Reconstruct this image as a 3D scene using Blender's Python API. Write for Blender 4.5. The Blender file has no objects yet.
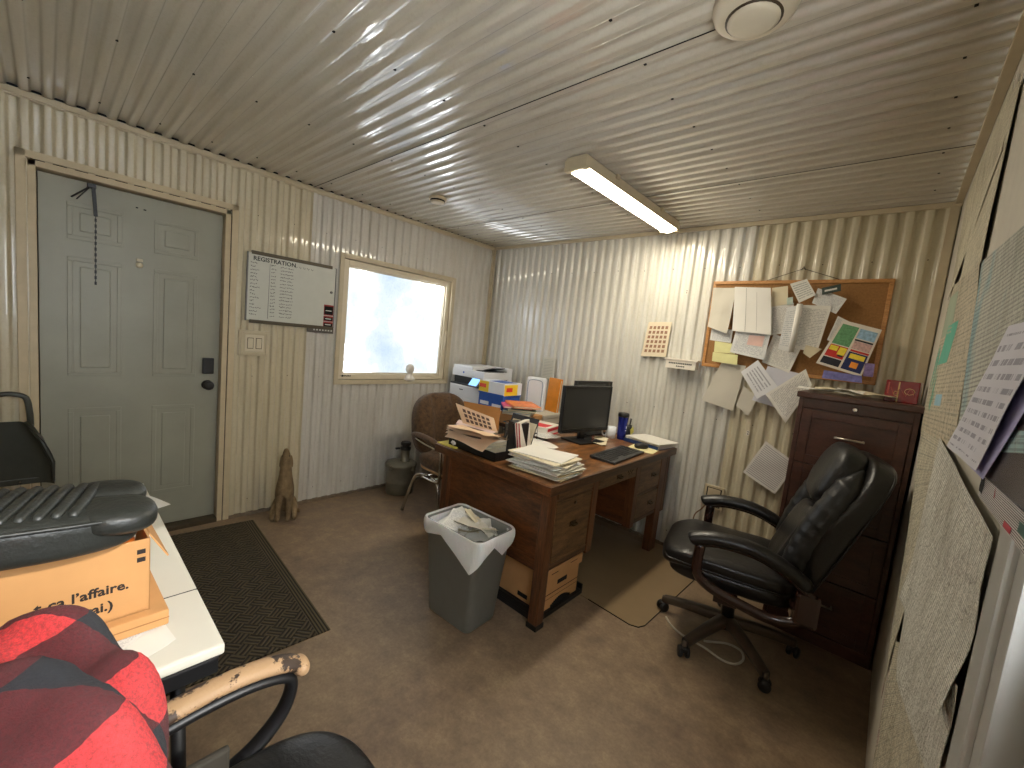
import bpy, bmesh, math, random
from mathutils import Vector, Matrix, noise
random.seed(7)
PI = math.pi
SC = bpy.context.scene
COL = SC.collection
# ------------------------------------------------------------------ room / camera
W, L, H = 3.458, 3.512, 2.426
Y0 = -0.12
CX, CY, CZ, YAW, PITCH, ROLL, FPX = 3.3214, 0.2999, 1.4575, -0.72988, -0.10312, 0.10350, 420.26
fw = Vector((math.sin(YAW)*math.cos(PITCH), math.cos(YAW)*math.cos(PITCH), math.sin(PITCH)))
r0 = Vector((math.cos(YAW), -math.sin(YAW), 0)); u0 = r0.cross(fw)
rt = r0*math.cos(ROLL)+u0*math.sin(ROLL); up = -r0*math.sin(ROLL)+u0*math.cos(ROLL)
CAM = Vector((CX, CY, CZ))
def at(px, py, ax, v):
    """point of the plane ax = v that the photograph shows at (px, py)"""
    d = fw + rt*((px-512)/FPX) - up*((py-384)/FPX)
    i = 'xyz'.index(ax)
    return CAM + d*((v-CAM[i])/d[i])
cam = bpy.data.cameras.new('camera'); co = bpy.data.objects.new('camera', cam); COL.objects.link(co)
cam.sensor_width = 36; cam.lens = FPX/1024*36; cam.clip_start = .01
M = Matrix((rt, up, -fw)).transposed().to_4x4(); M.translation = CAM
co.matrix_world = M
SC.camera = co

# ------------------------------------------------------------------ materials
def lin(c):
    return tuple(((x/255)/12.92 if x/255 <= .04045 else ((x/255+.055)/1.055)**2.4) for x in c)
class NT:
    def __init__(s, name):
        s.m = bpy.data.materials.new(name); s.m.use_nodes = True
        s.t = s.m.node_tree; s.b = s.t.nodes['Principled BSDF']
    def n(s, ty, **k):
        o = s.t.nodes.new(ty)
        for a, v in k.items():
            if a in ('operation', 'data_type', 'blend_type', 'wave_type', 'bands_direction', 'noise_dimensions', 'feature', 'wave_profile'): setattr(o, a, v)
            else:
                i = o.inputs[int(a[1:])] if a[0] == 'i' and a[1:].isdigit() else o.inputs[a.replace('_', ' ')]
                if hasattr(v, 'links'): s.t.links.new(v, i)
                else: i.default_value = v
        return o
    def l(s, a, b): s.t.links.new(a, b)
    def set(s, **k):
        for a, v in k.items():
            i = s.b.inputs[a.replace('_', ' ')]
            if hasattr(v, 'links'): s.t.links.new(v, i)
            else: i.default_value = v
    def co(s, kind='Object', scale=(1, 1, 1), rot=(0, 0, 0)):
        c = s.n('ShaderNodeTexCoord'); m = s.n('ShaderNodeMapping')
        s.l(c.outputs[kind], m.inputs[0]); m.inputs['Scale'].default_value = scale; m.inputs['Rotation'].default_value = rot
        return m.outputs[0]
    def noise(s, vec, scale=5, detail=4, rough=.6):
        o = s.n('ShaderNodeTexNoise', Scale=scale, Detail=detail, Roughness=rough); s.l(vec, o.inputs['Vector']); return o.outputs['Fac']
    def math(s, op, a, b=0.0, c=None):
        o = s.n('ShaderNodeMath', operation=op, i0=a, i1=b)
        if c is not None:
            if hasattr(c, 'links'): s.l(c, o.inputs[2])
            else: o.inputs[2].default_value = c
        return o.outputs[0]
    def ramp(s, fac, stops):
        o = s.n('ShaderNodeValToRGB'); s.l(fac, o.inputs[0]); e = o.color_ramp.elements
        while len(e) < len(stops): e.new(.5)
        for i, (p, c) in enumerate(stops):
            e[i].position = p; e[i].color = tuple(c[:3])+(1,) if len(c) >= 3 else (c[0],)*3+(1,)
        return o.outputs[0]
    def mix(s, fac, a, b, bt='MIX'):
        o = s.n('ShaderNodeMix', data_type='RGBA', blend_type=bt)
        for i, v in ((0, fac), (6, a), (7, b)):
            if hasattr(v, 'links'): s.l(v, o.inputs[i])
            elif i: o.inputs[i].default_value = tuple(v[:3])+(1,)
            else: o.inputs[i].default_value = v
        return o.outputs[2]
    def bump(s, h, strength=.3, dist=.002):
        o = s.n('ShaderNodeBump', Strength=strength, Distance=dist); s.l(h, o.inputs['Height']); s.l(o.outputs[0], s.b.inputs['Normal'])
MATS = {}
def simple(name, rgb, rough=.5, metal=0, var=.12, scale=12, bump=0, spec=.5, stretch=(1, 1, 1), coat=0, emis=None, es=0, trans=0):
    if name in MATS: return MATS[name]
    t = NT(name); c = lin(rgb)
    v = t.co('Object', stretch); f = t.noise(v, scale)
    col = t.ramp(f, [(.25, tuple(x*(1-var) for x in c)), (.75, tuple(min(1, x*(1+var)) for x in c))])
    t.set(Base_Color=col, Roughness=rough, Metallic=metal, Specular_IOR_Level=spec)
    if coat: t.set(Coat_Weight=coat, Coat_Roughness=.08)
    if bump: t.bump(t.noise(v, scale*6, 3), bump, .002)
    if emis: t.set(Emission_Color=lin(emis)+(1,), Emission_Strength=es)
    if trans: t.set(Transmission_Weight=trans)
    MATS[name] = t.m; return t.m

def panel_mat(name, axis, split, c_lo, c_hi, stretch, rough=.32, coat=.4, coat_ior=1.6):
    t = NT(name)
    o = t.n('ShaderNodeTexCoord').outputs['Object']; sx = t.n('ShaderNodeSeparateXYZ'); t.l(o, sx.inputs[0])
    f = t.math('GREATER_THAN', sx.outputs[axis], split)
    base = t.mix(f, lin(c_lo), lin(c_hi))
    dirt = t.noise(t.co('Object', stretch), 4, 6, .7)
    d = t.ramp(dirt, [(.30, (.80, .78, .74)), (.62, (1, 1, 1))])
    col = t.mix(.8, base, d, 'MULTIPLY')
    sp = t.noise(t.co('Object'), 60, 3, .7)
    col = t.mix(.25, col, t.ramp(sp, [(.3, (.75, .7, .62)), (.5, (1, 1, 1))]), 'MULTIPLY')
    t.set(Base_Color=col, Roughness=rough, Specular_IOR_Level=.5, Coat_Weight=coat, Coat_Roughness=.05, Coat_IOR=coat_ior)
    MATS[name] = t.m; return t.m
m_wl = panel_mat('enamel_panel_side', 1, 1.62, (206, 194, 164), (208, 203, 192), (1, 2.5, .3))
m_wb = panel_mat('enamel_panel_back', 0, 2.52, (212, 210, 200), (208, 199, 172), (2.5, 1, .3))
m_ce = panel_mat('enamel_panel_ceiling', 1, 1.9, (204, 196, 178), (203, 197, 182), (.25, 3, 1), .35, 1.0, 2.0)
m_wf = simple('plain_wall_paint', (196, 186, 166), .6)
m_wr = simple('off_white_wall_paint', (205, 198, 182), .55, var=.05, bump=.2, scale=20)
m_trim = simple('cream_metal_trim', (196, 182, 152), .4, var=.08)
m_doorcase = simple('cream_door_casing', (198, 180, 146), .5, var=.08)
m_black = simple('black_plastic', (22, 22, 23), .45)
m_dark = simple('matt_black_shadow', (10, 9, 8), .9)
m_chrome = simple('chrome', (200, 198, 190), .18, 1, var=.04)
m_brush = simple('brushed_nickel', (205, 195, 180), .3, 1, var=.04)
m_white = simple('white_plastic', (222, 218, 208), .4, var=.03)
m_grey = simple('grey_plastic', (120, 120, 116), .5)

def door_mat():
    t = NT('grey_green_steel_door'); v = t.co('Object')
    t.set(Base_Color=t.mix(.5, lin((153, 151, 134)), t.ramp(t.noise(v, 3, 5), [(.3, lin((140, 138, 122))), (.7, lin((162, 160, 142)))])), Roughness=.42)
    t.bump(t.noise(t.co('Object', (60, 60, 4)), 3, 3), .08, .001); return t.m
m_door = door_mat()

def floor_mat():
    t = NT('stained_concrete'); v = t.co('Object')
    a = t.noise(v, 1.3, 8, .65); b = t.noise(v, 9, 8, .75); c = t.noise(v, 70, 4, .7)
    col = t.ramp(a, [(.32, lin((112, 94, 80))), (.5, lin((140, 120, 94))), (.68, lin((156, 134, 104)))])
    col = t.mix(.55, col, t.ramp(b, [(.3, lin((94, 72, 62))), (.52, lin((142, 120, 98))), (.72, lin((182, 158, 126)))]), 'MIX')
    col = t.mix(.35, col, t.ramp(c, [(.3, (.55, .5, .45)), (.6, (1, 1, 1))]), 'MULTIPLY')
    t.set(Base_Color=col, Roughness=t.ramp(b, [(.3, (.35,)*3), (.7, (.6,)*3)]), Specular_IOR_Level=.35)
    t.bump(c, .25, .002); return t.m
m_floor = floor_mat()

def wood(name, dark, light, rough=.4, stretch=(1, 12, 12), scale=3, coat=.2):
    t = NT(name); v = t.co('Object', stretch)
    n = t.noise(v, scale, 8, .7); n2 = t.noise(t.co('Object', tuple(s*4 for s in stretch)), scale*2, 4, .6)
    blotch = t.noise(t.co('Object'), 5, 4)
    col = t.ramp(n, [(.3, lin(dark)), (.5, tuple((a+b)/2 for a, b in zip(lin(dark), lin(light)))), (.7, lin(light))])
    col = t.mix(.5, col, t.ramp(n2, [(.35, (.5, .45, .4)), (.6, (1, 1, 1))]), 'MULTIPLY')
    col = t.mix(.4, col, t.ramp(blotch, [(.35, (.6, .55, .5)), (.65, (1.1, 1.05, 1))]), 'MULTIPLY')
    t.set(Base_Color=col, Roughness=rough, Coat_Weight=coat, Coat_Roughness=.2); t.bump(n2, .25, .001); return t.m
m_oakY = wood('dark_oak_desk', (46, 30, 20), (108, 74, 46), .45, (12, 1, 12))
m_oakX = wood('dark_oak_end_panel', (48, 26, 13), (124, 74, 38), .42, (1.5, 12, 7))
m_oakZ = wood('dark_oak_upright', (54, 31, 17), (126, 78, 44), .45, (12, 12, 1))
m_top = wood('worn_oak_top', (66, 42, 24), (170, 116, 66), .32, (9, 1.6, 9))
m_drawer = wood('worn_oak_drawer_front', (66, 45, 28), (140, 104, 66), .5, (12, 2, 12))
m_cab = wood('cherry_cabinet', (64, 39, 31), (98, 64, 50), .33, (3, 12, 12), coat=.3)

def leather(name, rgb, rough=.32, worn=None):
    t = NT(name); v = t.co('Object')
    c = lin(rgb); col = t.ramp(t.noise(v, 6, 5), [(.3, tuple(x*.7 for x in c)), (.7, tuple(x*1.3 for x in c))])
    if worn:
        col = t.mix(t.ramp(t.noise(v, worn[1], 5, .7), [(worn[2], (0, 0, 0)), (worn[2]+.03, (1, 1, 1))]), col, lin(worn[0]))
    t.set(Base_Color=col, Roughness=rough, Specular_IOR_Level=.5)
    t.bump(t.math('ADD', t.noise(v, 90, 2), t.noise(v, 12, 3)), .35, .004); return t.m
m_lea = leather('black_bonded_leather', (26, 24, 23))
m_lea2 = leather('cracked_black_leather', (30, 30, 30), .4)
m_peel = leather('peeling_arm_pad_leather', (60, 46, 36), .6, ((172, 140, 104), 9, .46))
m_seatpeel = leather('peeling_seat_leather', (26, 26, 26), .38, ((178, 120, 70), 5, .62))
m_arm = simple('mahogany_gloss_arm', (48, 26, 20), .22, var=.25, coat=.4)
m_base = simple('dark_bronze_base', (78, 66, 54), .3, var=.25, coat=.3)

def plush():
    t = NT('brown_velour'); v = t.co('Object')
    col = t.ramp(t.noise(v, 35, 5, .8), [(.3, lin((50, 34, 20))), (.7, lin((106, 78, 48)))])
    t.set(Base_Color=col, Roughness=.9, Sheen_Weight=.15); t.bump(t.noise(v, 60, 3), .6, .006); return t.m
m_plush = plush()

def plaid():
    t = NT('red_black_check_fleece'); uv = t.n('ShaderNodeTexCoord').outputs['UV']
    s = t.n('ShaderNodeSeparateXYZ'); t.l(uv, s.inputs[0])
    nz = t.math('MULTIPLY', t.noise(t.co('Object'), 14, 3), .10)
    a = t.math('GREATER_THAN', t.math('FRACT', t.math('ADD', s.outputs[0], nz)), .5)
    b = t.math('GREATER_THAN', t.math('FRACT', t.math('ADD', s.outputs[1], nz)), .5)
    k = t.math('ADD', a, b)
    col = t.ramp(t.math('MULTIPLY', k, .5), [(0, lin((226, 58, 60))), (.26, lin((98, 22, 28))), (.76, lin((30, 32, 40)))])
    t.t.nodes[-1]
    for nd in t.t.nodes:
        if nd.type == 'VALTORGB' and len(nd.color_ramp.elements) == 3: nd.color_ramp.interpolation = 'CONSTANT'
    fz = t.noise(t.co('Object'), 200, 5, .9)
    col = t.mix(.5, col, t.ramp(fz, [(.38, (.35, .35, .35)), (.62, (1.7, 1.7, 1.7))]), 'MULTIPLY')
    t.set(Base_Color=col, Roughness=.95, Sheen_Weight=.08, Sheen_Roughness=.5)
    t.bump(fz, 1, .006); return t.m
m_plaid = plaid()

def matmat():
    t = NT('olive_brown_ribbed_mat'); o = t.co('Object', rot=(0, 0, PI/4))
    ck = t.n('ShaderNodeTexChecker', Scale=16.0); t.l(o, ck.inputs['Vector'])
    w1 = t.n('ShaderNodeTexWave', Scale=16, bands_direction='X', Distortion=1.5); t.l(o, w1.inputs['Vector'])
    w2 = t.n('ShaderNodeTexWave', Scale=16, bands_direction='Y', Distortion=1.5); t.l(o, w2.inputs['Vector'])
    h = t.n('ShaderNodeMix', data_type='FLOAT'); t.l(ck.outputs['Fac'], h.inputs[0]); t.l(w1.outputs['Fac'], h.inputs[2]); t.l(w2.outputs['Fac'], h.inputs[3])
    n = t.noise(t.co('Object'), 5, 5)
    col = t.ramp(h.outputs[0], [(.2, lin((40, 34, 25))), (.65, lin((88, 78, 58)))])
    col = t.mix(.4, col, t.ramp(n, [(.3, (.6, .6, .6)), (.7, (1.2, 1.1, 1))]), 'MULTIPLY')
    t.set(Base_Color=col, Roughness=.95); t.bump(h.outputs[0], 1, .006); return t.m
m_mat = matmat()
def ribborder():
    t = NT('ribbed_mat_border'); w = t.n('ShaderNodeTexWave', Scale=22, bands_direction='Y'); t.l(t.co('Object'), w.inputs['Vector'])
    t.set(Base_Color=t.ramp(w.outputs['Fac'], [(.3, lin((40, 34, 24))), (.7, lin((96, 84, 62)))]), Roughness=.95); t.bump(w.outputs['Fac'], 1, .004); return t.m
m_matb = ribborder()

def printed(name, paper=(232, 229, 220), ink=(70, 70, 80), rows=26, dens=.5, margin=.08, words=9, grid=None, tint=None, rough=.7, inkw=.5, bmp=0):
    """paper with procedural lines of writing in UV space"""
    if name in MATS: return MATS[name]
    t = NT(name); uv = t.n('ShaderNodeTexCoord').outputs['UV']; s = t.n('ShaderNodeSeparateXYZ'); t.l(uv, s.inputs[0])
    u, v = s.outputs[0], s.outputs[1]
    r = t.math('MULTIPLY', v, rows); fr = t.math('FRACT', r); fl = t.math('FLOOR', r)
    band = t.math('MULTIPLY', t.math('GREATER_THAN', fr, .3), t.math('LESS_THAN', fr, .72))
    cv = t.n('ShaderNodeCombineXYZ'); t.l(t.math('MULTIPLY', u, words), cv.inputs[0]); t.l(t.math('MULTIPLY', fl, 7.31), cv.inputs[1])
    nn = t.noise(cv.outputs[0], 1.6, 6, .8)
    w = t.math('GREATER_THAN', nn, 1-dens)
    ins = t.math('MULTIPLY', t.math('MULTIPLY', t.math('GREATER_THAN', u, margin), t.math('LESS_THAN', u, 1-margin)),
                 t.math('MULTIPLY', t.math('GREATER_THAN', v, margin), t.math('LESS_THAN', v, 1-margin)))
    k = t.math('MULTIPLY', t.math('MULTIPLY', band, w), ins)
    base = t.mix(t.noise(t.co('Object'), 6, 3), lin(paper), tuple(x*.86 for x in lin(paper)))
    if tint:
        base = t.mix(t.ramp(t.noise(t.co('Object'), tint[1], 3), [(tint[2], (0, 0, 0)), (tint[2]+.06, (1, 1, 1))]), base, lin(tint[0]))
    if bmp: base = t.mix(.8, base, t.ramp(t.noise(t.co('Object', (1, 1, .5)), 7, 6, .75), [(.33, (.62, .60, .55)), (.52, (1, 1, 1))]), 'MULTIPLY')
    if grid:
        g = t.math('MAXIMUM', t.math('LESS_THAN', t.math('FRACT', t.math('MULTIPLY', u, grid)), .08), t.math('LESS_THAN', t.math('FRACT', t.math('MULTIPLY', v, grid*1.5)), .08))
        base = t.mix(t.math('MULTIPLY', g, .45), base, lin((120, 125, 115)))
    t.set(Base_Color=t.mix(t.math('MULTIPLY', k, inkw), base, lin(ink)), Roughness=rough)
    if bmp: t.bump(t.math('ADD', t.noise(t.co('Object'), 13, 5, .7), t.math('MULTIPLY', t.noise(t.co('Object'), 90, 3), .3)), bmp, .03)
    MATS[name] = t.m; return t.m
m_paper = printed('plain_white_paper', dens=0)
m_letter = printed('typed_letter_paper', rows=30, dens=.52)
m_form = printed('typed_form_paper', (226, 226, 222), (90, 95, 120), 22, .5)
m_cream = printed('cream_paper', (228, 216, 184), dens=0)
m_greyp = printed('recycled_grey_paper', (206, 200, 184), dens=0)
m_card = printed('small_printed_card_paper', (230, 228, 218), (60, 80, 80), 9, .55)
m_news = printed('newsprint_flyer_paper', (214, 210, 208), (50, 46, 56), 13, .62, .03, 5, tint=((170, 50, 60), 16, .64), inkw=.85)
m_mapA = printed('faded_map_paper', (212, 203, 176), (130, 120, 100), 60, .5, .0, 30, grid=14, inkw=.55, bmp=.5)
m_mapB = printed('blue_tinted_map_paper', (208, 208, 194), (96, 100, 96), 46, .56, .0, 30, grid=16, tint=((150, 182, 186), 1.9, .50), inkw=.5, bmp=.4)
m_mapC = printed('green_patched_map_paper', (206, 194, 168), (126, 124, 106), 40, .5, .0, 20, grid=12, tint=((98, 176, 150), 2.4, .60), inkw=.6, bmp=.5)
m_mapD = printed('pale_township_map_paper', (232, 229, 216), (120, 122, 114), 64, .54, .0, 50, grid=22, inkw=.5, bmp=.8)
m_mapE = printed('creased_map_paper', (212, 204, 180), (130, 126, 108), 70, .5, .0, 20, grid=9, tint=((200, 160, 160), 2, .6), inkw=.6, bmp=.7)
m_card_board = simple('corrugated_cardboard', (196, 146, 92), .85, var=.10, scale=6, bump=.15)
m_card_in = simple('cardboard_inside', (158, 112, 66), .9, var=.1)
m_cork = simple('cork', (152, 110, 64), .9, var=.2, scale=90, bump=.4)
m_pine = wood('pine_frame', (176, 120, 62), (214, 160, 96), .5, (2, 12, 12))

# ------------------------------------------------------------------ mesh helper
def tag(o, label, cat, group=None):
    o['label'] = label; o['category'] = cat
    if group: o['group'] = group
    return o
class MB:
    def __init__(s, *mats): s.bm = bmesh.new(); s.mats = list(mats); s.uv = s.bm.loops.layers.uv.new('UVMap')
    def _mi(s, faces, mi, smooth):
        for f in faces: f.material_index = mi; f.smooth = smooth
    def box(s, c, d, mi=0, rot=None, bev=0, smooth=False):
        r = bmesh.ops.create_cube(s.bm, size=1)
        m = Matrix.Translation(Vector(c)) @ (rot.to_4x4() if rot is not None else Matrix.Identity(4)) @ Matrix.Diagonal((d[0], d[1], d[2], 1))
        bmesh.ops.transform(s.bm, matrix=m, verts=r['verts'])
        fs = list({f for v in r['verts'] for f in v.link_faces})
        s._mi(fs, mi, smooth)
        if bev:
            es = list({e for v in r['verts'] for e in v.link_edges})
            q = bmesh.ops.bevel(s.bm, geom=es, offset=bev, segments=2, profile=.6, affect='EDGES'); s._mi(q['faces'], mi, smooth)
        return s
    def b2(s, lo, hi, mi=0, bev=0):
        return s.box([(a+b)/2 for a, b in zip(lo, hi)], [abs(b-a) for a, b in zip(lo, hi)], mi, None, bev)
    def grid(s, fn, nu, nv, mi=0, smooth=True, closeu=False, closev=False, uvs=(1, 1)):
        vs = [[s.bm.verts.new(fn(i/nu, j/nv)) for j in range(nv+(0 if closev else 1))] for i in range(nu+(0 if closeu else 1))]
        for i in range(nu):
            for j in range(nv):
                a, b = vs[i], vs[(i+1) % len(vs)]
                q = (a[j], b[j], b[(j+1) % len(b)], a[(j+1) % len(a)])
                try: f = s.bm.faces.new(q)
                except ValueError: continue
                f.material_index = mi; f.smooth = smooth
                for lp, (x, y) in zip(f.loops, ((i, j), (i+1, j), (i+1, j+1), (i, j+1))): lp[s.uv].uv = (x/nu*uvs[0], y/nv*uvs[1])
        return vs
    def se(s, c, r, e=(.5, .5), mi=0, rot=None, disp=None, nu=40, nv=24, zmin=-1):
        """rounded cushion: superellipsoid"""
        def pw(x, p): return math.copysign(abs(x)**p, x)
        c = Vector(c)
        def fn(u, v):
            a = u*2*PI; b = -PI/2 + v*PI
            x = pw(math.cos(b), e[0])*pw(math.cos(a), e[1]); y = pw(math.cos(b), e[0])*pw(math.sin(a), e[1]); z = pw(math.sin(b), e[0])
            p = Vector((x*r[0], y*r[1], z*r[2]))
            if disp: p = disp(p, x, y, z)
            if rot is not None: p = rot @ p
            return c+p
        vs = s.grid(fn, nu, nv, mi, True, closeu=True)
        return s
    def tube(s, pts, rad, n=10, mi=0, caps=True, squash=None, smooth=True):
        pts = [Vector(p) for p in pts]; rings = []
        pr = None
        for i, p in enumerate(pts):
            t = (pts[min(i+1, len(pts)-1)]-pts[max(i-1, 0)]).normalized()
            if pr is None: ref = Vector((0, 0, 1)) if abs(t.z) < .9 else Vector((1, 0, 0)); a = t.cross(ref).normalized()
            else: a = (pr - t*pr.dot(t)).normalized()
            pr = a; b = t.cross(a)
            r = rad[i] if isinstance(rad, (list, tuple)) else rad
            q = squash or (1, 1)
            rings.append([s.bm.verts.new(p + a*math.cos(2*PI*k/n)*r*q[0] + b*math.sin(2*PI*k/n)*r*q[1]) for k in range(n)])
        fs = []
        for i in range(len(rings)-1):
            for k in range(n):
                fs.append(s.bm.faces.new((rings[i][k], rings[i][(k+1) % n], rings[i+1][(k+1) % n], rings[i+1][k])))
        s._mi(fs, mi, smooth)
        if caps: s._mi([s.bm.faces.new(rings[0][::-1]), s.bm.faces.new(rings[-1])], mi, False)
        return s
    def lathe(s, prof, c=(0, 0, 0), n=28, mi=0, rot=None, smooth=True):
        c = Vector(c); rings = []
        for r, z in prof:
            ring = []
            for k in range(n):
                p = Vector((r*math.cos(2*PI*k/n), r*math.sin(2*PI*k/n), z))
                if rot is not None: p = rot @ p
                ring.append(s.bm.verts.new(c+p))
            rings.append(ring)
        fs = []
        for i in range(len(rings)-1):
            for k in range(n): fs.append(s.bm.faces.new((rings[i][k], rings[i][(k+1) % n], rings[i+1][(k+1) % n], rings[i+1][k])))
        s._mi(fs, mi, smooth)
        s._mi([s.bm.faces.new(rings[0][::-1]), s.bm.faces.new(rings[-1])], mi, False)
        return s
    def poly(s, pts, thick=None, mi=0):
        vs = [s.bm.verts.new(Vector(p)) for p in pts]; f = s.bm.faces.new(vs); f.material_index = mi
        if thick:
            r = bmesh.ops.extrude_face_region(s.bm, geom=[f]); nv = [g for g in r['geom'] if isinstance(g, bmesh.types.BMVert)]
            bmesh.ops.translate(s.bm, verts=nv, vec=Vector(thick))
            for g in r['geom']:
                if isinstance(g, bmesh.types.BMFace): g.material_index = mi
        return s
    def quadsheet(s, q, nrm, thick=.0008, wave=.003, nu=10, nv=10, mi=0, seed=0, curl=0):
        """q = TL, TR, BR, BL; a slightly wavy sheet with thickness"""
        q = [Vector(p) for p in q]; nrm = Vector(nrm)
        def fn(off):
            def g(u, v):
                p = q[3]*(1-u)*(1-v)+q[2]*u*(1-v)+q[1]*u*v+q[0]*(1-u)*v
                w = wave*(.5+.5*noise.noise(Vector((u*2.3+seed*3.1, v*2.3, seed*1.7)))) + curl*((1-v)**3)
                return p+nrm*(w+off)
            return g
        s.grid(fn(thick), nu, nv, mi); s.grid(fn(0), nu, nv, mi)
        # rim
        def rim(a, b):
            def g(u, v):
                uu, vv = a[0]+(b[0]-a[0])*u, a[1]+(b[1]-a[1])*u
                return fn(thick*v)(uu, vv)
            s.grid(g, nu, 1, mi)
        for a, b in (((0, 0), (1, 0)), ((1, 0), (1, 1)), ((1, 1), (0, 1)), ((0, 1), (0, 0))): rim(a, b)
        return s
    def text(s, txt, size, mat4, mi=0, ext=.0006, bold=0):
        cu = bpy.data.curves.new('t', 'FONT'); cu.body = txt; cu.size = size; cu.extrude = ext; cu.offset = bold; cu.resolution_u = 2
        ob = bpy.data.objects.new('t', cu); COL.objects.link(ob)
        bpy.context.view_layer.update()
        me = bpy.data.meshes.new_from_object(ob.evaluated_get(bpy.context.evaluated_depsgraph_get()))
        n0 = len(s.bm.faces); me.transform(mat4); s.bm.from_mesh(me); s.bm.faces.ensure_lookup_table()
        for f in s.bm.faces[n0:]: f.material_index = mi; f.smooth = False
        bpy.data.objects.remove(ob); bpy.data.curves.remove(cu); bpy.data.meshes.remove(me); return s
    def build(s, name, parent=None, kind=None, loc=None, merge=False, origin=True):
        if merge: bmesh.ops.remove_doubles(s.bm, verts=s.bm.verts, dist=1e-5)
        bmesh.ops.recalc_face_normals(s.bm, faces=s.bm.faces)
        me = bpy.data.meshes.new(name); s.bm.to_mesh(me); s.bm.free()
        for m in s.mats: me.materials.append(m)
        o = bpy.data.objects.new(name, me); COL.objects.link(o)
        if parent: o.parent = parent
        elif kind == 'structure': o['kind'] = 'structure'
        elif origin:
            xs = [v.co for v in me.vertices]
            c = Vector(((min(v.x for v in xs)+max(v.x for v in xs))/2, (min(v.y for v in xs)+max(v.y for v in xs))/2, min(v.z for v in xs)))
            me.transform(Matrix.Translation(-c)); o.location = c
        if loc is not None: o.location = Vector(o.location)+Vector(loc)
        return o
def empty(name, loc, label, cat, rz=0, group=None):
    o = bpy.data.objects.new(name, None); COL.objects.link(o); o.location = loc; o.rotation_euler = (0, 0, rz); o.empty_display_size = .1
    return tag(o, label, cat, group)
def rotz(a): return Matrix.Rotation(a, 3, 'Z')
def rotx(a): return Matrix.Rotation(a, 3, 'X')
def roty(a): return Matrix.Rotation(a, 3, 'Y')
def smoothpath(pts, n=6):
    pts = [Vector(p) for p in pts]; out = []
    P = [pts[0]*2-pts[1]]+pts+[pts[-1]*2-pts[-2]]
    for i in range(1, len(P)-2):
        for k in range(n):
            t = k/n; a, b, c, d = P[i-1:i+3]
            out.append(.5*((2*b)+(c-a)*t+(2*a-5*b+4*c-d)*t*t+(3*b-a-3*c+d)*t**3))
    out.append(pts[-1]); return out

# ------------------------------------------------------------------ room shell
PITCHW = .0778
def prof(u, amp):
    return amp*math.tanh(3.6*math.cos(2*PI*u/PITCHW))/math.tanh(3.6)
def corr(mb, u0, u1, v0, v1, place, amp, holes=(), mi=0):
    """corrugated sheet; place(u, v, h) -> point; holes: (u0,u1,v0,v1)"""
    us = set([u0, u1]); n = int((u1-u0)/PITCHW*18)
    for i in range(n+1): us.add(u0+(u1-u0)*i/n)
    vs = set([v0, v1, (v0+v1)/2])
    for h in holes: us.update(h[:2]); vs.update(h[2:])
    us = sorted(us); vs = sorted(vs)
    g = {}
    def V(i, j):
        if (i, j) not in g: g[(i, j)] = mb.bm.verts.new(place(us[i], vs[j], prof(us[i], amp)))
        return g[(i, j)]
    for i in range(len(us)-1):
        for j in range(len(vs)-1):
            uc, vc = (us[i]+us[i+1])/2, (vs[j]+vs[j+1])/2
            if any(h[0] < uc < h[1] and h[2] < vc < h[3] for h in holes): continue
            f = mb.bm.faces.new((V(i, j), V(i+1, j), V(i+1, j+1), V(i, j+1))); f.smooth = True; f.material_index = mi
    return mb
DW = (.268, 1.080, 0, 2.075)       # door slab opening on the left wall
WN = (1.875, 2.985, .985, 1.975)     # window opening on the left wall
wl = MB(m_wl, m_dark)
corr(wl, Y0, L, 0, H, lambda u, v, h: (h, u, v), .009, [DW, WN])
wl.b2((-.16, Y0-.1, 0), (-.14, L+.1, H+.1), 1)
for k in range(44):   # panel screws in rows
    for z in (.12, 1.02, 2.12):
        y = .1+k*PITCHW
        if y > L-.05 or (DW[0]-.1 < y < DW[1]+.1) or (WN[0]-.08 < y < WN[1]+.08 and .9 < z < 2.1) or k % 3: continue
        wl.box((prof(y, .009)+.001, y, z+.004*math.sin(k*5)), (.004, .006, .006), 1)
wl.build('wall_left', kind='structure')
wb = MB(m_wb, m_dark)
corr(wb, 0, W, 0, H, lambda u, v, h: (u, L-h, v), .010)
wb.b2((-.1, L+.05, 0), (W+.1, L+.07, H+.1), 1)
for k in range(44):
    for z in (.12, 1.05, 2.12):
        x = .1+k*PITCHW
        if x < W-.05 and k % 3 == 0: wb.box((x, L-prof(x, .010)-.001, z+.004*math.sin(k*5)), (.006, .004, .006), 1)
wb.build('wall_back', kind='structure')
wr = MB(m_wr)
wr.b2((W, 1.09, 0), (W+.1, L+.1, H)); wr.b2((W, .10, 2.08), (W+.1, 1.09, H)); wr.b2((W, Y0-.1, 0), (W+.1, .10, H))
wr.build('wall_right', kind='structure')
wf = MB(m_wf)
wf.b2((-.1, Y0-.08, 0), (W, Y0, H))
wf.build('wall_front', kind='structure')
fl = MB(m_floor); fl.b2((-.2, Y0-.1, -.06), (W+.1, L+.1, 0)); fl.build('floor', kind='structure')
ce = MB(m_ce, m_dark)
corr(ce, Y0, L, 0, W, lambda u, v, h: (v, u, H-h), .009)
ce.b2((-.2, Y0-.1, H+.05), (W+.1, L+.1, H+.08), 1)
ce.b2((.0, 1.612, H-.012), (W, 1.616, H-.0105), 1); ce.b2((.0, 2.775, H-.012), (W, 2.779, H-.0105), 1)
for i in range(14):
    for j in range(5):
        ce.box((.22+j*.78, .25+i*PITCHW*3, H-prof(.25+i*PITCHW*3, .011)-.001), (.008, .008, .004), 1)
ce.build('ceiling', kind='structure')
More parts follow.
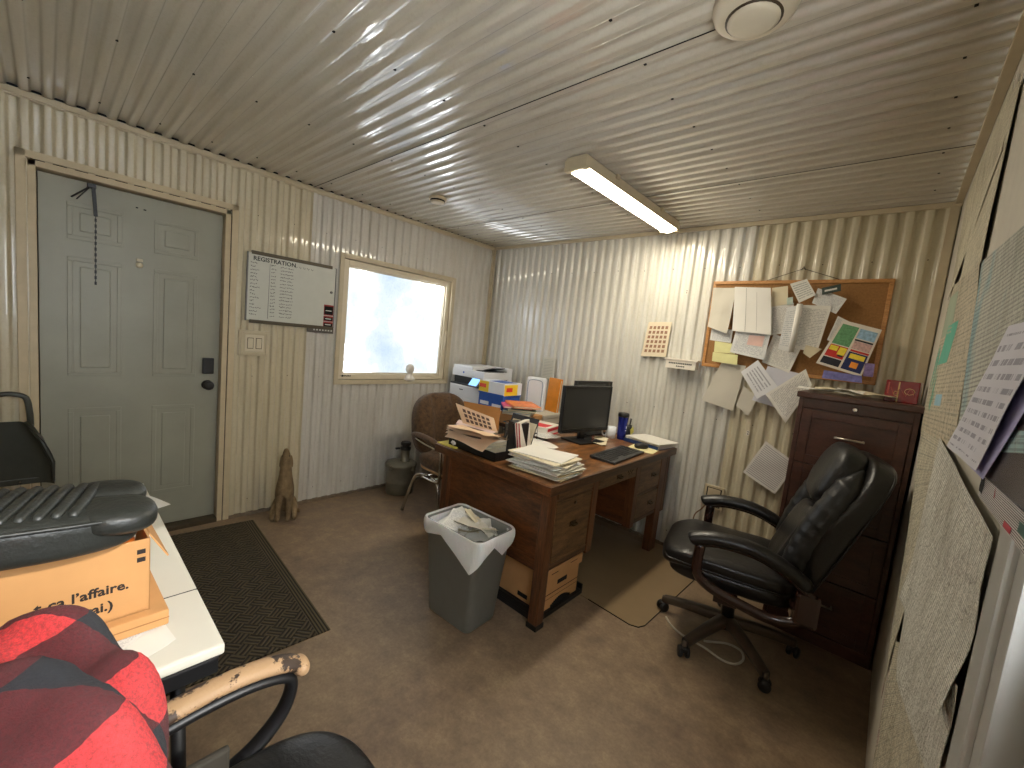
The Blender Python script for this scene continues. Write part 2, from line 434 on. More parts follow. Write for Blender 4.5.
# trims
t = MB(m_trim); t.b2((.002, Y0, H-.040), (.022, L, H-.012), bev=.003); t.b2((.0, Y0, H-.046), (.013, L, H-.040)); t.build('trim_1', kind='structure')
t = MB(m_trim); t.b2((0, L-.022, H-.040), (W, L-.002, H-.012), bev=.003); t.build('trim_2', kind='structure')
t = MB(m_trim); t.b2((W-.03, Y0, H-.024), (W-.001, L, H-.008), bev=.002); t.build('trim_3', kind='structure')
t = MB(m_trim); t.b2((.0, L-.034, 0), (.018, L-.004, H-.04), bev=.003); t.b2((.018, L-.022, 0), (.036, L-.004, H-.04), bev=.003); t.build('trim_4', kind='structure')
t = MB(m_trim); t.b2((W-.045, L-.020, 0), (W-.006, L-.004, H-.03), bev=.003); t.build('trim_5', kind='structure')
m_base_dirty = simple('dirty_base_trim', (120, 104, 84), .6, var=.4, scale=25)
t = MB(m_base_dirty); t.b2((.0, 1.15, 0), (.016, L, .022)); t.build('baseboard_left', kind='structure')
t = MB(m_base_dirty); t.b2((.0, L-.016, 0), (W, L, .022)); t.build('baseboard_back', kind='structure')

# entry door on the left wall
d = MB(m_door); x0 = -.045
d.b2((x0-.035, DW[0]+.004, .035), (x0, DW[1]-.004, 2.068), bev=.002)
def dpanel(y0, y1, z0, z1):
    b = .022
    d.b2((x0-.002, y0, z0), (x0+.004, y1, z0+b), bev=.003); d.b2((x0-.002, y0, z1-b), (x0+.004, y1, z1), bev=.003)
    d.b2((x0-.002, y0, z0+b), (x0+.004, y0+b, z1-b), bev=.003); d.b2((x0-.002, y1-b, z0+b), (x0+.004, y1, z1-b), bev=.003)
    d.b2((x0-.004, y0+.048, z0+.048), (x0+.005, y1-.048, z1-.048), bev=.006)
ya, yb, yc, yd = .374, .594, .734, .952
for (u, v) in ((ya, yb), (yc, yd)):
    dpanel(u, v, 1.755, 1.950); dpanel(u, v, 1.008, 1.662); dpanel(u, v, .25, .825)
door = d.build('door_1', kind='structure')
k = MB(m_black); k.b2((x0, .985, 1.03), (x0+.026, 1.047, 1.135), bev=.006); k.build('deadbolt_keypad', door)
k = MB(m_black); k.lathe([(.030, 0), (.032, .006), (.030, .012), (.012, .014), (.012, .035), (.024, .042), (.030, .055), (.026, .068), (.010, .072)], (x0, 1.015, .955), rot=roty(PI/2)); k.build('door_knob', door)
k = MB(m_trim); k.lathe([(.017, 0), (.017, .004), (.012, .008), (.005, .009)], (x0, .668, 1.670), rot=roty(PI/2)); k.box((x0+.008, .668, 1.698), (.010, .030, .016), 0, bev=.003); k.build('peephole', door)
k = MB(m_dark); k.box((x0+.002, .655, 1.995), (.004, .010, .006)); k.box((x0+.002, .690, 1.992), (.004, .012, .006)); k.build('screw_hole', door)
# casing and threshold
c = MB(m_doorcase, m_dark)
c.b2((-.10, DW[0]-.030, 0), (.012, DW[0], 2.105), bev=.003); c.b2((-.10, DW[1], 0), (.012, DW[1]+.030, 2.105), bev=.003); c.b2((-.10, DW[0]-.030, 2.075), (.012, DW[1]+.030, 2.105), bev=.003)
c.b2((-.02, DW[0]-.034, 0), (.008, DW[0]-.030, 2.105), 1); c.b2((-.02, DW[1]+.030, 0), (.008, DW[1]+.034, 2.105), 1); c.b2((-.02, DW[0]-.034, 2.105), (.008, DW[1]+.034, 2.109), 1)
c.b2((-.02, DW[0]-.070, 0), (.016, DW[0]-.034, 2.145), 0, .003); c.b2((-.02, DW[1]+.034, 0), (.016, DW[1]+.070, 2.145), 0, .003); c.b2((.0, DW[0]-.070, 2.109), (.016, DW[1]+.070, 2.145), bev=.003)
c.build('trim_6', kind='structure')
m_thr = simple('worn_bronze_threshold', (74, 62, 44), .5, .3, var=.4, scale=20)
c = MB(m_thr, m_dark); c.b2((-.10, DW[0], 0), (.02, DW[1], .030), bev=.004); c.b2((-.13, DW[0]-.03, 0), (-.10, DW[1]+.03, 2.1), 1); c.build('trim_7', kind='structure')
# door closer arm / spring with chain
dc = empty('door_closer', (-.03, .465, 1.80), 'thin black folding closer arm with a hanging chain at the top of the grey door', 'door closer')
b = MB(m_black); b.b2((-.012, -.015, .24), (.03, .02, .262), bev=.002); b.tube([(.012, .0, .25), (.012, -.075, .17)], .0045, 6); b.tube([(.012, .0, .25), (.012, -.055, .165)], .003, 6); b.box((.012, .014, .17), (.008, .016, .15), 0, rotx(.06), .002); b.build('closer_arm', dc)
b = MB(m_black)
for i in range(24):
    z = .09-i*.0155; b.box((.012, .018, z), (.003 if i % 2 else .009, .009 if i % 2 else .003, .018), 0, bev=.001)
b.build('chain', dc)
# right door + casing
rd = MB(simple('grey_white_door_paint', (150, 150, 146), .5, var=.04))     # door; its unglazed opening, out of view, is added to admit daylight and sun
for q in ((.115, .01, .975, 1.18), (.115, 1.98, .975, 2.06), (.115, 1.18, .215, 1.98), (.935, 1.18, .975, 1.98)): rd.b2((W+.02, q[0], q[1]), (W+.06, q[2], q[3]))
rd.b2((W+.012, .24, .2), (W+.022, .85, .9), bev=.004)
rdo = rd.build('door_2', kind='structure')
k = MB(m_brush); k.lathe([(.03, 0), (.03, .008), (.012, .01), (.012, .035), (.026, .045), (.026, .06), (.01, .066)], (W+.02, .18, .95), rot=roty(-PI/2)); k.build('door_knob', rdo)
c = MB(simple('white_door_casing', (180, 179, 173), .5, var=.04), m_dark)
c.b2((W-.004, .990, 0), (W+.06, 1.030, 2.10), bev=.003); c.b2((W-.012, 1.030, 0), (W+.01, 1.090, 2.15), bev=.004); c.b2((W-.004, .06, 2.065), (W+.06, 1.03, 2.10), bev=.003); c.b2((W-.012, .03, 2.10), (W+.01, 1.09, 2.15), bev=.004)
c.b2((W-.012, .03, 0), (W+.01, .10, 2.10), bev=.004); c.b2((W+.058, .955, 0), (W+.10, 1.05, 2.12), 1)  # last box: dark strip added behind the door gap to block the sky
c.build('trim_8', kind='structure')
# window (left wall)
def glass_lit():
    t = NT('frosted_window_light'); v = t.co('Object')
    a = t.noise(v, 1.6, 4, .6); sp = t.noise(v, 55, 3, .8)
    col = t.ramp(a, [(.34, (.045, .062, .084)), (.50, (.072, .082, .088)), (.57, (.12, .125, .13)), (.66, (1.1, 1.14, 1.2))])
    col = t.mix(.35, col, t.ramp(sp, [(.36, (.55, .62, .68)), (.50, (1, 1, 1))]), 'MULTIPLY')
    t.set(Base_Color=(.3, .3, .3, 1), Roughness=.25, Emission_Color=col, Emission_Strength=6.0)
    return t.m
wf_ = MB(m_trim, m_dark)
y0, y1, z0, z1 = WN
def ring(mb, xa, xb, y0, y1, z0, z1, w, mi=0, bev=.003):
    mb.b2((xa, y0, z0), (xb, y0+w, z1), mi, bev); mb.b2((xa, y1-w, z0), (xb, y1, z1), mi, bev); mb.b2((xa, y0+w, z0), (xb, y1-w, z0+w), mi, bev); mb.b2((xa, y0+w, z1-w), (xb, y1-w, z1), mi, bev)
ring(wf_, -.10, .014, y0-.012, y1+.012, z0-.012, z1+.012, .020)
ring(wf_, .008, .018, y0-.030, y1+.030, z0-.030, z1+.030, .024)
wo = wf_.build('window_1', kind='structure')
m_vinyl = simple('ivory_window_vinyl', (214, 202, 176), .35, var=.04)
wn = MB(m_vinyl); ring(wn, -.075, -.012, y0+.012, y1-.012, z0+.012, z1-.012, .042, bev=.006); ring(wn, -.060, -.028, y0+.050, y1-.050, z0+.050, z1-.050, .018, bev=.004); wn.build('window_sash', wo)
g = MB(glass_lit()); g.b2((-.056, y0+.062, z0+.062), (-.050, y1-.062, z1-.062)); g.build('window_pane', wo)
k = MB(m_vinyl); k.tube(smoothpath([(-.01, y1-.038, 1.30), (.012, y1-.038, 1.36), (.020, y1-.05, 1.44), (.012, y1-.03, 1.475), (.0, y1-.02, 1.45)], 4), .006, 8); k.build('window_crank', wo)
k = MB(m_black); k.b2((-.03, y0+.03, z0+.030), (-.012, y0+.13, z0+.048), bev=.003); k.build('sill_sticker', wo)

# ------------------------------------------------------------------ ceiling things
def lamp_mat():
    t = NT('lit_tube_diffuser'); t.set(Base_Color=(.9, .9, .9, 1), Emission_Color=lin((255, 243, 220))+(1,), Emission_Strength=LAMP); return t.m
LAMP = 28.0
lx, ly0, ly1, lz = 1.985, 2.10, 3.325, H-.082
lf = empty('ceiling_light', (lx, (ly0+ly1)/2, lz), 'long white fluorescent ceiling fixture, lit, fixed across the ribbed ceiling', 'ceiling light')
hl = (ly1-ly0)/2
b = MB(m_trim); b.b2((-.062, -hl, .012), (.062, hl, .070), bev=.006); b.b2((-.066, -hl-.004, 0), (.066, -hl+.03, .055), bev=.005); b.b2((-.066, hl-.03, 0), (.066, hl+.004, .055), bev=.005)
for y in (-.3, .3): b.b2((.05, y-.015, .05), (.075, y+.015, .072))
b.build('light_housing', lf)
b = MB(lamp_mat())
b.grid(lambda u, v: ((-.058+.116*u), -hl+.03+(2*hl-.06)*v, .012-.020*math.sin(PI*u)), 10, 2); b.build('light_diffuser', lf)
sd = empty('smoke_detector', (.738, 2.187, H-.05), 'small round cream smoke alarm on the ceiling near the window', 'smoke detector')
b = MB(m_trim); b.lathe([(.030, 0), (.048, .004), (.050, .012)]); b.lathe([(.063, .020), (.066, .03), (.06, .040)]); b.build('alarm_body', sd)
b = MB(m_dark); b.lathe([(.052, .011), (.052, .021)]); b.build('alarm_slot', sd)
vn = empty('exhaust_vent', (2.905, 1.585, H-.045), 'round off-white ceiling air vent with raised centre disc', 'vent')
b = MB(m_vinyl); b.lathe([(.064, .0), (.085, .002), (.100, .014), (.106, .030), (.106, .040)]); b.build('vent_ring', vn)
b = MB(m_thr); b.lathe([(.058, -.004), (.070, -.001), (.070, .002)], n=32); b.build('vent_gap', vn)
b = MB(m_vinyl); b.lathe([(.020, -.014), (.052, -.012), (.064, -.006), (.064, .001)]); b.build('vent_disc', vn)


# ------------------------------------------------------------------ things on the left wall
wbd = empty('whiteboard', (.010, 1.51, 1.41), 'white dry-erase board with handwritten list in two columns, hung between door and window', 'whiteboard')
b = MB(m_white := simple('whiteboard_surface', (206, 206, 194), .25, var=.03)); b.b2((.0, -.30, 0), (.014, .30, .455), bev=.003); b.build('board', wbd)
b = MB(simple('pewter_rail', (84, 76, 60), .4, .2)); b.b2((.0, -.28, .446), (.020, .27, .470), bev=.002); b.build('rail', wbd)
b = MB(MATS['pewter_rail']); b.b2((.0, -.28, -.018), (.024, .30, .006), bev=.002); b.build('marker_rail', wbd)
b = MB(m_grey); b.b2((.0, -.305, -.004), (.017, -.298, .458)); b.build('side_trim', wbd); b = MB(m_grey); b.b2((.0, .298, -.004), (.017, .305, .458)); b.build('side_trim', wbd)
m_ink = simple('black_marker_ink', (40, 42, 44), .6)
def wallM(x, y, z, s=1):   # text on the left wall: reads along +Y, up +Z
    return Matrix(((0, 0, 1, x), (1, 0, 0, y), (0, 1, 0, z), (0, 0, 0, 1)))
b = MB(m_ink); b.text('REGISTRATION', .040, wallM(.0145, -.27, .408), bold=.0008)
random.seed(3)
for r in range(16):    # the illegible handwriting of the list
    z = .385-r*.0232
    for (ya, n) in ((-.283, random.choice((3, 4, 5, 6))), (-.155, 3), (-.095, 4), (-.050, 4)):
        y = ya
        for k in range(n):
            h = random.uniform(.008, .013); w = random.uniform(.006, .011)
            b.tube([(.0148, y, z+random.uniform(0, h)), (.0148, y+w*.4, z+random.uniform(0, h)), (.0148, y+w*.8, z+random.uniform(0, h))], .0017, 4, caps=False); y += w*1.25
for k in range(5):
    b.tube([(.0148, .0+k*.028, .418), (.0148, .010+k*.028, .406), (.0148, .018+k*.028, .416)], .0012, 4)
b.tube([(.0148, -.165, .40), (.0148, -.168, .02)], .0010, 4)
b.build('handwriting', wbd)
b = MB(simple('red_magnet_label', (150, 40, 36), .4), m_dark, m_paper)
for (z, h) in ((.092, .080), (.045, .042), (.0, .042)):
    b.b2((.014, .222, z), (.018, .296, z+h), 0, bev=.002); b.b2((.018, .226, z+.006), (.0188, .292, z+h-.012), 1); b.b2((.0188, .235, z+h*.40), (.0194, .28, z+h*.40+.006), 2)
b.build('red_label', wbd)
b = MB(m_grey); b.lathe([(.010, 0), (.010, .006), (.006, .008)], (.014, .272, .27), rot=roty(PI/2)); b.build('round_magnet', wbd)
b = MB(simple('engraved_grey_plaque', (92, 86, 78), .4), m_white); b.box((0, 0, 0), (.014, .20, .040), 0, bev=.004)
for i in range(7): b.box((.0075, -.05+i*.022, .002), (.001, .012, .010), 1)
o = b.build('plaque'); o.location = (.022, 1.715, 1.362); tag(o, 'small dark plaque hanging below the right end of the whiteboard', 'sign')
sw = empty('light_switch', (.008, 1.266, 1.165), 'beige double rocker light switch in a raised surface frame beside the door', 'light switch')
b = MB(m_trim); b.b2((0, -.095, 0), (.018, .095, .175), bev=.004); ring(b, .018, .026, -.085, .085, .010, .165, .014, bev=.003); b.build('mounting_box', sw)
b = MB(m_vinyl); b.b2((.018, -.058, .030), (.024, .058, .145), bev=.003); b.build('cover_plate', sw)
for s in (-1, 1):
    b = MB(m_vinyl, m_thr); b.b2((.024, s*.026-.019, .050), (.0245, s*.026+.019, .125), 1); b.box((.0255, s*.026, .0875), (.006, .032, .068), 0, roty(.06), bev=.002); b.build('rocker', sw)
fg = MB(m_white := simple('white_plastic_b', (226, 218, 204), .4))
fg.lathe([(.050, 0), (.052, .006), (.046, .018), (.030, .034), (.018, .044), (.020, .052), (.034, .066), (.040, .086), (.034, .108), (.016, .120), (.002, .122)], (-.0, 0, 0), n=24)
o = fg.build('camera'); o.name = 'webcam'; o.location = (-.0, 2.57, WN[2]+.004); o.scale = (1.0, 1.0, 1.25)
tag(o, 'small white round-headed wireless camera on the window sill', 'camera')
# broom dustpan hanging left of the door
dp = empty('dustpan', (.07, .165, .46), 'black plastic dustpan with loop handle hanging on the wall left of the door', 'dustpan')
m_dp = simple('dark_green_black_plastic', (60, 61, 54), .35, var=.2)
def pan(off):
    def g(u, v):
        w = .155*(1-v)**.0*(1 if v < .35 else 1-.62*((v-.35)/.65)**1.6)
        a = (u-.5)*2
        return Vector((off+.02+.055*abs(a)**6+.015*v, a*w, .335*v+.012*0))
    return g
b = MB(m_dp); b.grid(pan(.0), 20, 14); b.grid(pan(.006), 20, 14)
b.b2((.015, -.155, 0), (.032, .155, .03), bev=.003)
for s in (-1, 1):
    b.tube([(.03, s*.155, .0), (.075, s*.150, .02), (.085, s*.150, .12), (.07, s*.11, .24), (.045, s*.06, .335)], [.006, .008, .009, .010, .012], 8)
b.build('pan', dp)
b = MB(m_dp); b.tube(smoothpath([(.045, -.075, .31), (.045, -.072, .38), (.045, -.060, .455), (.045, -.02, .475), (.045, .02, .475), (.045, .060, .455), (.045, .072, .38), (.045, .075, .31)], 5), .0125, 8, squash=(1, .7)); b.build('handle', dp)
b = MB(m_chrome); b.lathe([(.005, 0), (.004, .003)], (.033, .035, .015), rot=roty(PI/2), n=10); b.build('rivet', dp)
bh = empty('broom', (.10, .055, .0), 'dark push broom handle end at the left edge below the dustpan', 'broom')
b = MB(m_dp); b.tube([(0, 0, .25), (-.03, .0, 1.02)], .013, 10); b.build('broom_handle', bh)
b = MB(m_dark); b.box((.01, 0, .20), (.05, .26, .07), bev=.01); b.grid(lambda u, v: (.0+.05*(u-.4), -.13+.26*v, .17-.165*(abs(u-.5)*-.0+1)*(.98+.02*math.sin(v*90))), 4, 40); b.b2((-.012, -.125, .0), (.032, .125, .17)); b.build('broom_head', bh)

# ------------------------------------------------------------------ door mat on the floor
def T(x, y): return Vector((x, y, 0))
dm = MB(m_mat, m_matb)
a0, a1, b0, b1 = .10, 1.50, .30, 1.235
dm.b2((a0, b0, 0), (a1, b1-.06, .007), 0); dm.b2((a0, b1-.06, 0), (a1, b1, .006), 1)
o = dm.build('door_mat'); tag(o, 'dark olive-brown woven-pattern floor mat in front of the grey door', 'door mat')
o.rotation_euler = (0, 0, -.055)

# ------------------------------------------------------------------ sitting dog statue
dgm = NT('weathered_carved_stone'); v_ = dgm.co('Object')
dgm.set(Base_Color=dgm.ramp(dgm.noise(v_, 9, 6, .7), [(.32, lin((78, 62, 40))), (.52, lin((128, 106, 74))), (.72, lin((158, 136, 100)))]), Roughness=.8); dgm.bump(dgm.noise(v_, 50, 5, .8), .9, .006)
def skin(name, nodes, edges, material, parent=None, sub=2):
    me = bpy.data.meshes.new(name); me.from_pydata([n[0] for n in nodes], edges, []); me.materials.append(material)
    o = bpy.data.objects.new(name, me); COL.objects.link(o)
    m = o.modifiers.new('skin', 'SKIN'); m.use_smooth_shade = True
    for i, n in enumerate(nodes):
        r = n[1]; me.skin_vertices[0].data[i].radius = r if isinstance(r, tuple) else (r, r)
    me.skin_vertices[0].data[0].use_root = True
    s = o.modifiers.new('sub', 'SUBSURF'); s.levels = sub; s.render_levels = sub
    if parent: o.parent = parent
    return o
nd = [((-.045, 0, .075), .070), ((-.012, 0, .150), .074), ((.004, 0, .225), .062), ((.004, 0, .292), .048), ((.006, 0, .335), .046), ((.014, 0, .368), .040), ((.030, 0, .400), .026), ((.040, 0, .425), .018),
      ((.052, .036, .140), .030), ((.068, .038, .070), .023), ((.074, .038, .022), .021), ((.100, .040, .014), .018),
      ((.052, -.036, .140), .030), ((.068, -.038, .070), .023), ((.074, -.038, .022), .021), ((.100, -.040, .014), .018),
      ((-.020, .072, .060), .040), ((.035, .082, .030), .024), ((.075, .084, .014), .018),
      ((-.020, -.072, .060), .040), ((.035, -.082, .030), .024), ((.075, -.084, .014), .018),
      ((-.100, .02, .030), .020), ((-.10, .07, .018), .015), ((-.05, .115, .014), .012)]
ed = [(0, 1), (1, 2), (2, 3), (3, 4), (4, 5), (5, 6), (6, 7), (1, 8), (8, 9), (9, 10), (10, 11), (1, 12), (12, 13), (13, 14), (14, 15), (0, 16), (16, 17), (17, 18), (0, 19), (19, 20), (20, 21), (0, 22), (22, 23), (23, 24)]
dog = skin('dog_statue', nd, ed, dgm.m)
dog.location = (.185, 1.455, .0); dog.rotation_euler = (0, 0, -.45); dog.scale = (1.0, .86, 1.24); tag(dog, 'brown carved howling dog statue sitting on the floor against the left wall', 'statue')
for s in (-1, 1):
    b = MB(dgm.m); b.se((-.006, s*.040, .340), (.016, .010, .036), (.9, .9), rot=rotx(s*.18), nu=14, nv=10); b.build('ear', dog)
    b = MB(m_dark); b.se((.036, s*.024, .382), (.005, .004, .005), (1, 1), nu=10, nv=8); b.build('eye', dog)

# ------------------------------------------------------------------ galvanised can with burner/pump
gm = simple('dull_galvanised_steel', (128, 122, 104), .45, .55, var=.25, scale=8)
cn = empty('metal_canister', (.185, 2.43, 0), 'dented round galvanised metal pail with lid and black-capped spout by the left wall', 'canister')
b = MB(gm); b.lathe([(.118, 0), (.122, .006), (.124, .10), (.128, .104), (.126, .11), (.130, .235), (.136, .24), (.136, .252), (.130, .256)], n=36); b.build('pail', cn)
b = MB(gm); b.lathe([(.138, .250), (.140, .262), (.128, .274), (.09, .285), (.05, .290)], n=36); b.build('lid', cn)
b = MB(gm); b.lathe([(.044, .28), (.044, .300), (.038, .304), (.038, .375), (.042, .38), (.042, .39)], c=(.02, .02, 0)); b.build('spout', cn)
b = MB(m_black); b.lathe([(.040, .388), (.046, .392), (.046, .412), (.030, .415), (.030, .428), (.044, .432), (.046, .452), (.038, .462)], c=(.02, .02, 0)); b.b2((.0, -.035, .40), (.02, -.075, .415), bev=.003); b.build('cap', cn)
for k in range(4):
    a = k*PI/2+.3; b = MB(gm); b.box((.138*math.cos(a), .138*math.sin(a), .245), (.02, .03, .045), 0, rotz(a), bev=.004); b.build('clamp', cn)

# ------------------------------------------------------------------ brown upholstered chair (back left)
bc = empty('upholstered_chair', (.785, 2.515, 0), 'brown tufted velour armchair with bent chrome legs behind the far end of the desk', 'armchair', rz=.0)
def chan(p, x, y, z):
    k = -.045*math.exp(-((abs(y)-.36)/.06)**2)*(x > .15)*(1-z**4) - .028*math.exp(-((z-.05)/.05)**2)*(x > .15)
    return p + Vector((k, 0, 0)) + Vector((-.05*z*z*.6, 0, 0))
b = MB(m_plush); b.se((-.205, 0.01, .70), (.075, .275, .265), (.75, .5), rot=roty(-.14), disp=chan, nu=60, nv=30); b.build('backrest', bc)
b = MB(m_plush); b.se((.02, 0, .435), (.245, .235, .065), (.6, .5), disp=lambda p, x, y, z: p+Vector((0, 0, .012*abs(math.sin(y*PI*1.5))*(z > 0))), nu=50, nv=20); b.build('seat', bc)
b = MB(simple('tan_underside_fabric', (196, 160, 116), .8)); b.se((.0, 0, .385), (.225, .215, .028), (.5, .5), nu=30, nv=10); b.build('seat_underside', bc)
for s in (-1, 1):
    b = MB(m_plush); b.tube(smoothpath([(-.20, s*.265, .640), (-.08, s*.268, .650), (.05, s*.268, .640), (.12, s*.268, .615)], 4), [.020]+[.026]*10+[.024, .018], 10, squash=(1.1, .8)); b.build('arm_pad', bc)
    b = MB(m_chrome); b.tube(smoothpath([(-.16, s*.268, .62), (-.05, s*.268, .60), (.13, s*.268, .585), (.165, s*.268, .56), (.17, s*.268, .45), (.16, s*.262, .36), (.10, s*.262, .335), (-.06, s*.262, .335)], 5), .011, 8); b.build('arm_frame', bc)
    b = MB(m_chrome); b.tube(smoothpath([(-.02, s*.23, .345), (-.10, s*.255, .335), (-.15, s*.27, .28), (-.24, s*.29, .0)], 5), .0125, 8); b.build('leg', bc)
    b = MB(m_chrome); b.tube(smoothpath([(.02, s*.23, .345), (.12, s*.255, .335), (.16, s*.262, .28), (.24, s*.28, .0)], 5), .0125, 8); b.build('leg', bc)
b = MB(m_chrome); b.tube([(-.05, -.262, .335), (-.05, .262, .335)], .011, 8); b.tube([(.06, -.262, .335), (.06, .262, .335)], .011, 8); b.build('crossbar', bc)

# ------------------------------------------------------------------ back table + printer corner
TB = .772
bt = empty('side_table', (.66, 3.16, 0), 'low table in the back left corner that holds the printer', 'table')
b = MB(m_oakX); b.b2((-.58, -.34, TB-.03), (.61, .31, TB), bev=.004); b.build('table_top', bt)
for sx in (-1, 1):
    for sy in (-1, 1):
        b = MB(m_oakZ); b.b2((sx*.53-.02, sy*.28-.02-.01, 0), (sx*.53+.02, sy*.28+.02-.01, TB-.03)); b.build('leg', bt)
pr = empty('printer', (.345, 3.165, TB), 'white and black multifunction office printer with lit blue touch panel in the corner', 'printer')
m_pw = simple('printer_white', (216, 216, 216), .4, var=.03); m_pb = simple('printer_charcoal', (36, 38, 42), .4)
hx, hy = .225, .20
b = MB(m_pw); b.b2((-hx, -hy, 0), (hx, hy, .215), bev=.006); b.b2((-hx+.03, -hy-.004, .10), (hx-.01, -hy+.01, .205), bev=.004); b.b2((-hx+.03, -hy-.004, .01), (hx-.01, -hy+.01, .092), bev=.004); b.build('paper_drawer', pr)
b = MB(m_pb); b.b2((-hx+.004, -hy+.05, .215), (hx-.004, hy-.01, .300)); b.b2((-hx, -hy+.0, .212), (hx, hy, .226), bev=.003); b.build('output_bay', pr)
b = MB(m_pw); b.b2((-hx, -hy+.12, .225), (-hx+.02, hy, .30)); b.b2((hx-.02, hy-.06, .225), (hx, hy, .30)); b.b2((-hx, -hy+.02, .295), (hx, hy, .365), bev=.006); b.b2((-hx, -hy+.03, .362), (hx-.17, hy-.01, .400), bev=.008); b.b2((-hx, hy-.08, .362), (hx, hy, .405), bev=.008); b.build('scanner_unit', pr)
b = MB(m_pb); b.b2((hx-.165, -hy+.07, .366), (hx-.03, hy-.09, .372)); b.box((hx-.09, .03, .388), (.14, .16, .006), 0, roty(-.25)); b.build('document_feeder', pr)
pn = MB(m_pb); R_ = rotx(-.75); pn.box((hx-.075, -hy-.015, .262), (.135, .10, .014), 0, rotx(.9), bev=.003); pp = pn.build('control_panel', pr)
sc = NT('lit_touch_panel'); sc.set(Base_Color=(.1, .2, .5, 1), Emission_Color=lin((120, 178, 250))+(1,), Emission_Strength=1.1)
b = MB(sc.m); b.box((hx-.080, -hy-.0210, .268), (.105, .078, .002), 0, rotx(.9)); b.build('screen', pp)
b = MB(m_ink); b.box((-.05, -hy-.0045, .17), (.05, .001, .008)); b.build('maker_mark', pr)
b = MB(simple('button_blue', (60, 90, 170), .4)); b.lathe([(.010, 0), (.010, .003)], (-.06, -hy+.02, .335), rot=rotx(PI/2), n=14); b.build('power_button', pr)
# ream box
rb = empty('paper_ream_box', (.80, 2.97, TB+.092), 'yellow, white and blue carton of copy paper in front of the printer', 'box', rz=.06)
m_yel = simple('carton_yellow', (240, 206, 44), .5, var=.04); m_blu = simple('carton_blue', (34, 84, 166), .5); m_cw = simple('carton_white', (222, 226, 230), .5, var=.03)
b = MB(m_blu, m_cw, m_yel); b.b2((-.14, -.115, 0), (.14, .115, .12), 0, bev=.002); b.b2((-.12, -.1158, .02), (-.02, -.115, .05), 1); b.b2((.02, -.1158, .015), (.12, -.115, .04), 1); b.build('box_body', rb)
b = MB(m_yel, m_cw, m_blu, simple('carton_red', (216, 66, 44), .5)); b.b2((-.145, -.12, .115), (.145, .12, .225), 1, bev=.002)
b.b2((.1452, -.115, .120), (.1462, .06, .215), 0); b.b2((.1464, -.09, .155), (.1468, -.01, .19), 3); b.b2((-.143, -.1212, .130), (-.03, -.1202, .222), 0); b.b2((-.135, -.1216, .165), (-.06, -.1212, .198), 3)
b.b2((-.145, -.1205, .115), (.145, -.12, .128), 2); b.b2((.145, -.12, .112), (.1462, .12, .122), 2); b.b2((-.06, -.09, .225), (.12, .09, .2256), 2)
b.build('box_lid', rb)
# upright white organiser + orange book, on the side table
b = MB(m_cw, simple('blue_outline', (96, 128, 160), .5)); b.box((0, 0, .145), (.16, .075, .285), 0, bev=.022)
pts = smoothpath([(-.055, -.0385, .03), (-.060, -.0385, .22), (-.04, -.0385, .262), (.04, -.0385, .262), (.060, -.0385, .22), (.060, -.0385, .02)], 6); b.tube(pts, .0022, 6, 1)
o = b.build('wireless_router'); o.location = (1.02, 3.20, TB+.087); o.rotation_euler = (0, 0, .35); o.scale = (1.1, 1.1, 1.05); tag(o, 'white rounded upright router box with a thin blue outline against the back wall', 'router')
b = MB(simple('orange_cover', (226, 142, 36), .5, var=.15), m_cream); b.box((0, 0, .16), (.012, .15, .30), 0, roty(.06), bev=.003); b.box((.011, 0, .155), (.012, .14, .28), 1, roty(.06)); b.box((.022, 0, .16), (.008, .15, .30), 0, roty(.06), bev=.003)
o = b.build('binder'); o.location = (1.10, 3.36, TB+.087); o.rotation_euler = (0, 0, 1.35); tag(o, 'orange-yellow binder standing upright behind the white router', 'binder')

def carton(name, c, w, d, h, m_, label, rz=0):
    e = empty(name, c, label, 'box', rz)
    b = MB(m_); b.b2((-w/2, -d/2, 0), (w/2, d/2, h-.03), bev=.003); b.build('box_body', e)
    b = MB(m_); b.b2((-w/2-.004, -d/2-.004, h-.03), (w/2+.004, d/2+.004, h), bev=.003); b.build('box_lid', e)
carton('flat_box', (.80, 2.97, TB+.0005), .27, .25, .091, m_cw, 'pale carton under the yellow and blue paper box on the side table', .06)
carton('flat_box', (1.07, 3.25, TB+.0005), .28, .30, .086, m_greyp, 'grey carton that the white router and orange binder stand on')
carton('flat_box', (1.10, 2.935, TB+.0005), .27, .22, .095, m_card_board, 'tan carton under the colourful magazine pile on the side table', .1)

# ------------------------------------------------------------------ desk
DT = .782
dk = empty('office_desk', (1.75, 2.70, 0), 'large old dark oak double-pedestal desk standing against the back wall', 'desk')
def dl(x0, y0, z0, x1, y1, z1): return (x0-1.75, y0-2.70, z0), (x1-1.75, y1-2.70, z1)
def part(name, mats, boxes, bev=.003, parent=dk):
    b = MB(*mats)
    for q in boxes: b.b2(*dl(*q[:6]), q[6] if len(q) > 6 else 0, bev)
    return b.build(name, parent)
part('desk_top', [m_top, m_oakY], [(1.30, 1.915, DT-.034, 2.195, 3.485, DT)], .006)
part('top_edge', [m_oakY], [(2.190, 1.915, DT-.050, 2.203, 3.485, DT-.003)], .003)
part('top_edge', [m_oakX], [(1.30, 1.905, DT-.050, 2.20, 1.918, DT-.003)], .003)
for (x, y) in ((1.335, 1.955), (2.115, 1.955), (1.335, 2.36), (1.335, 2.90), (1.335, 3.40), (2.115, 3.30)):
    part('leg', [m_oakZ], [(x, y, 0, x+.058, y+(.058 if y != 3.30 else .10), DT-.036)], .004)
for y in (2.36, 2.90): part('corner_post', [m_oakZ], [(2.115, y, .29, 2.173, y+.058, DT-.036)], .004)
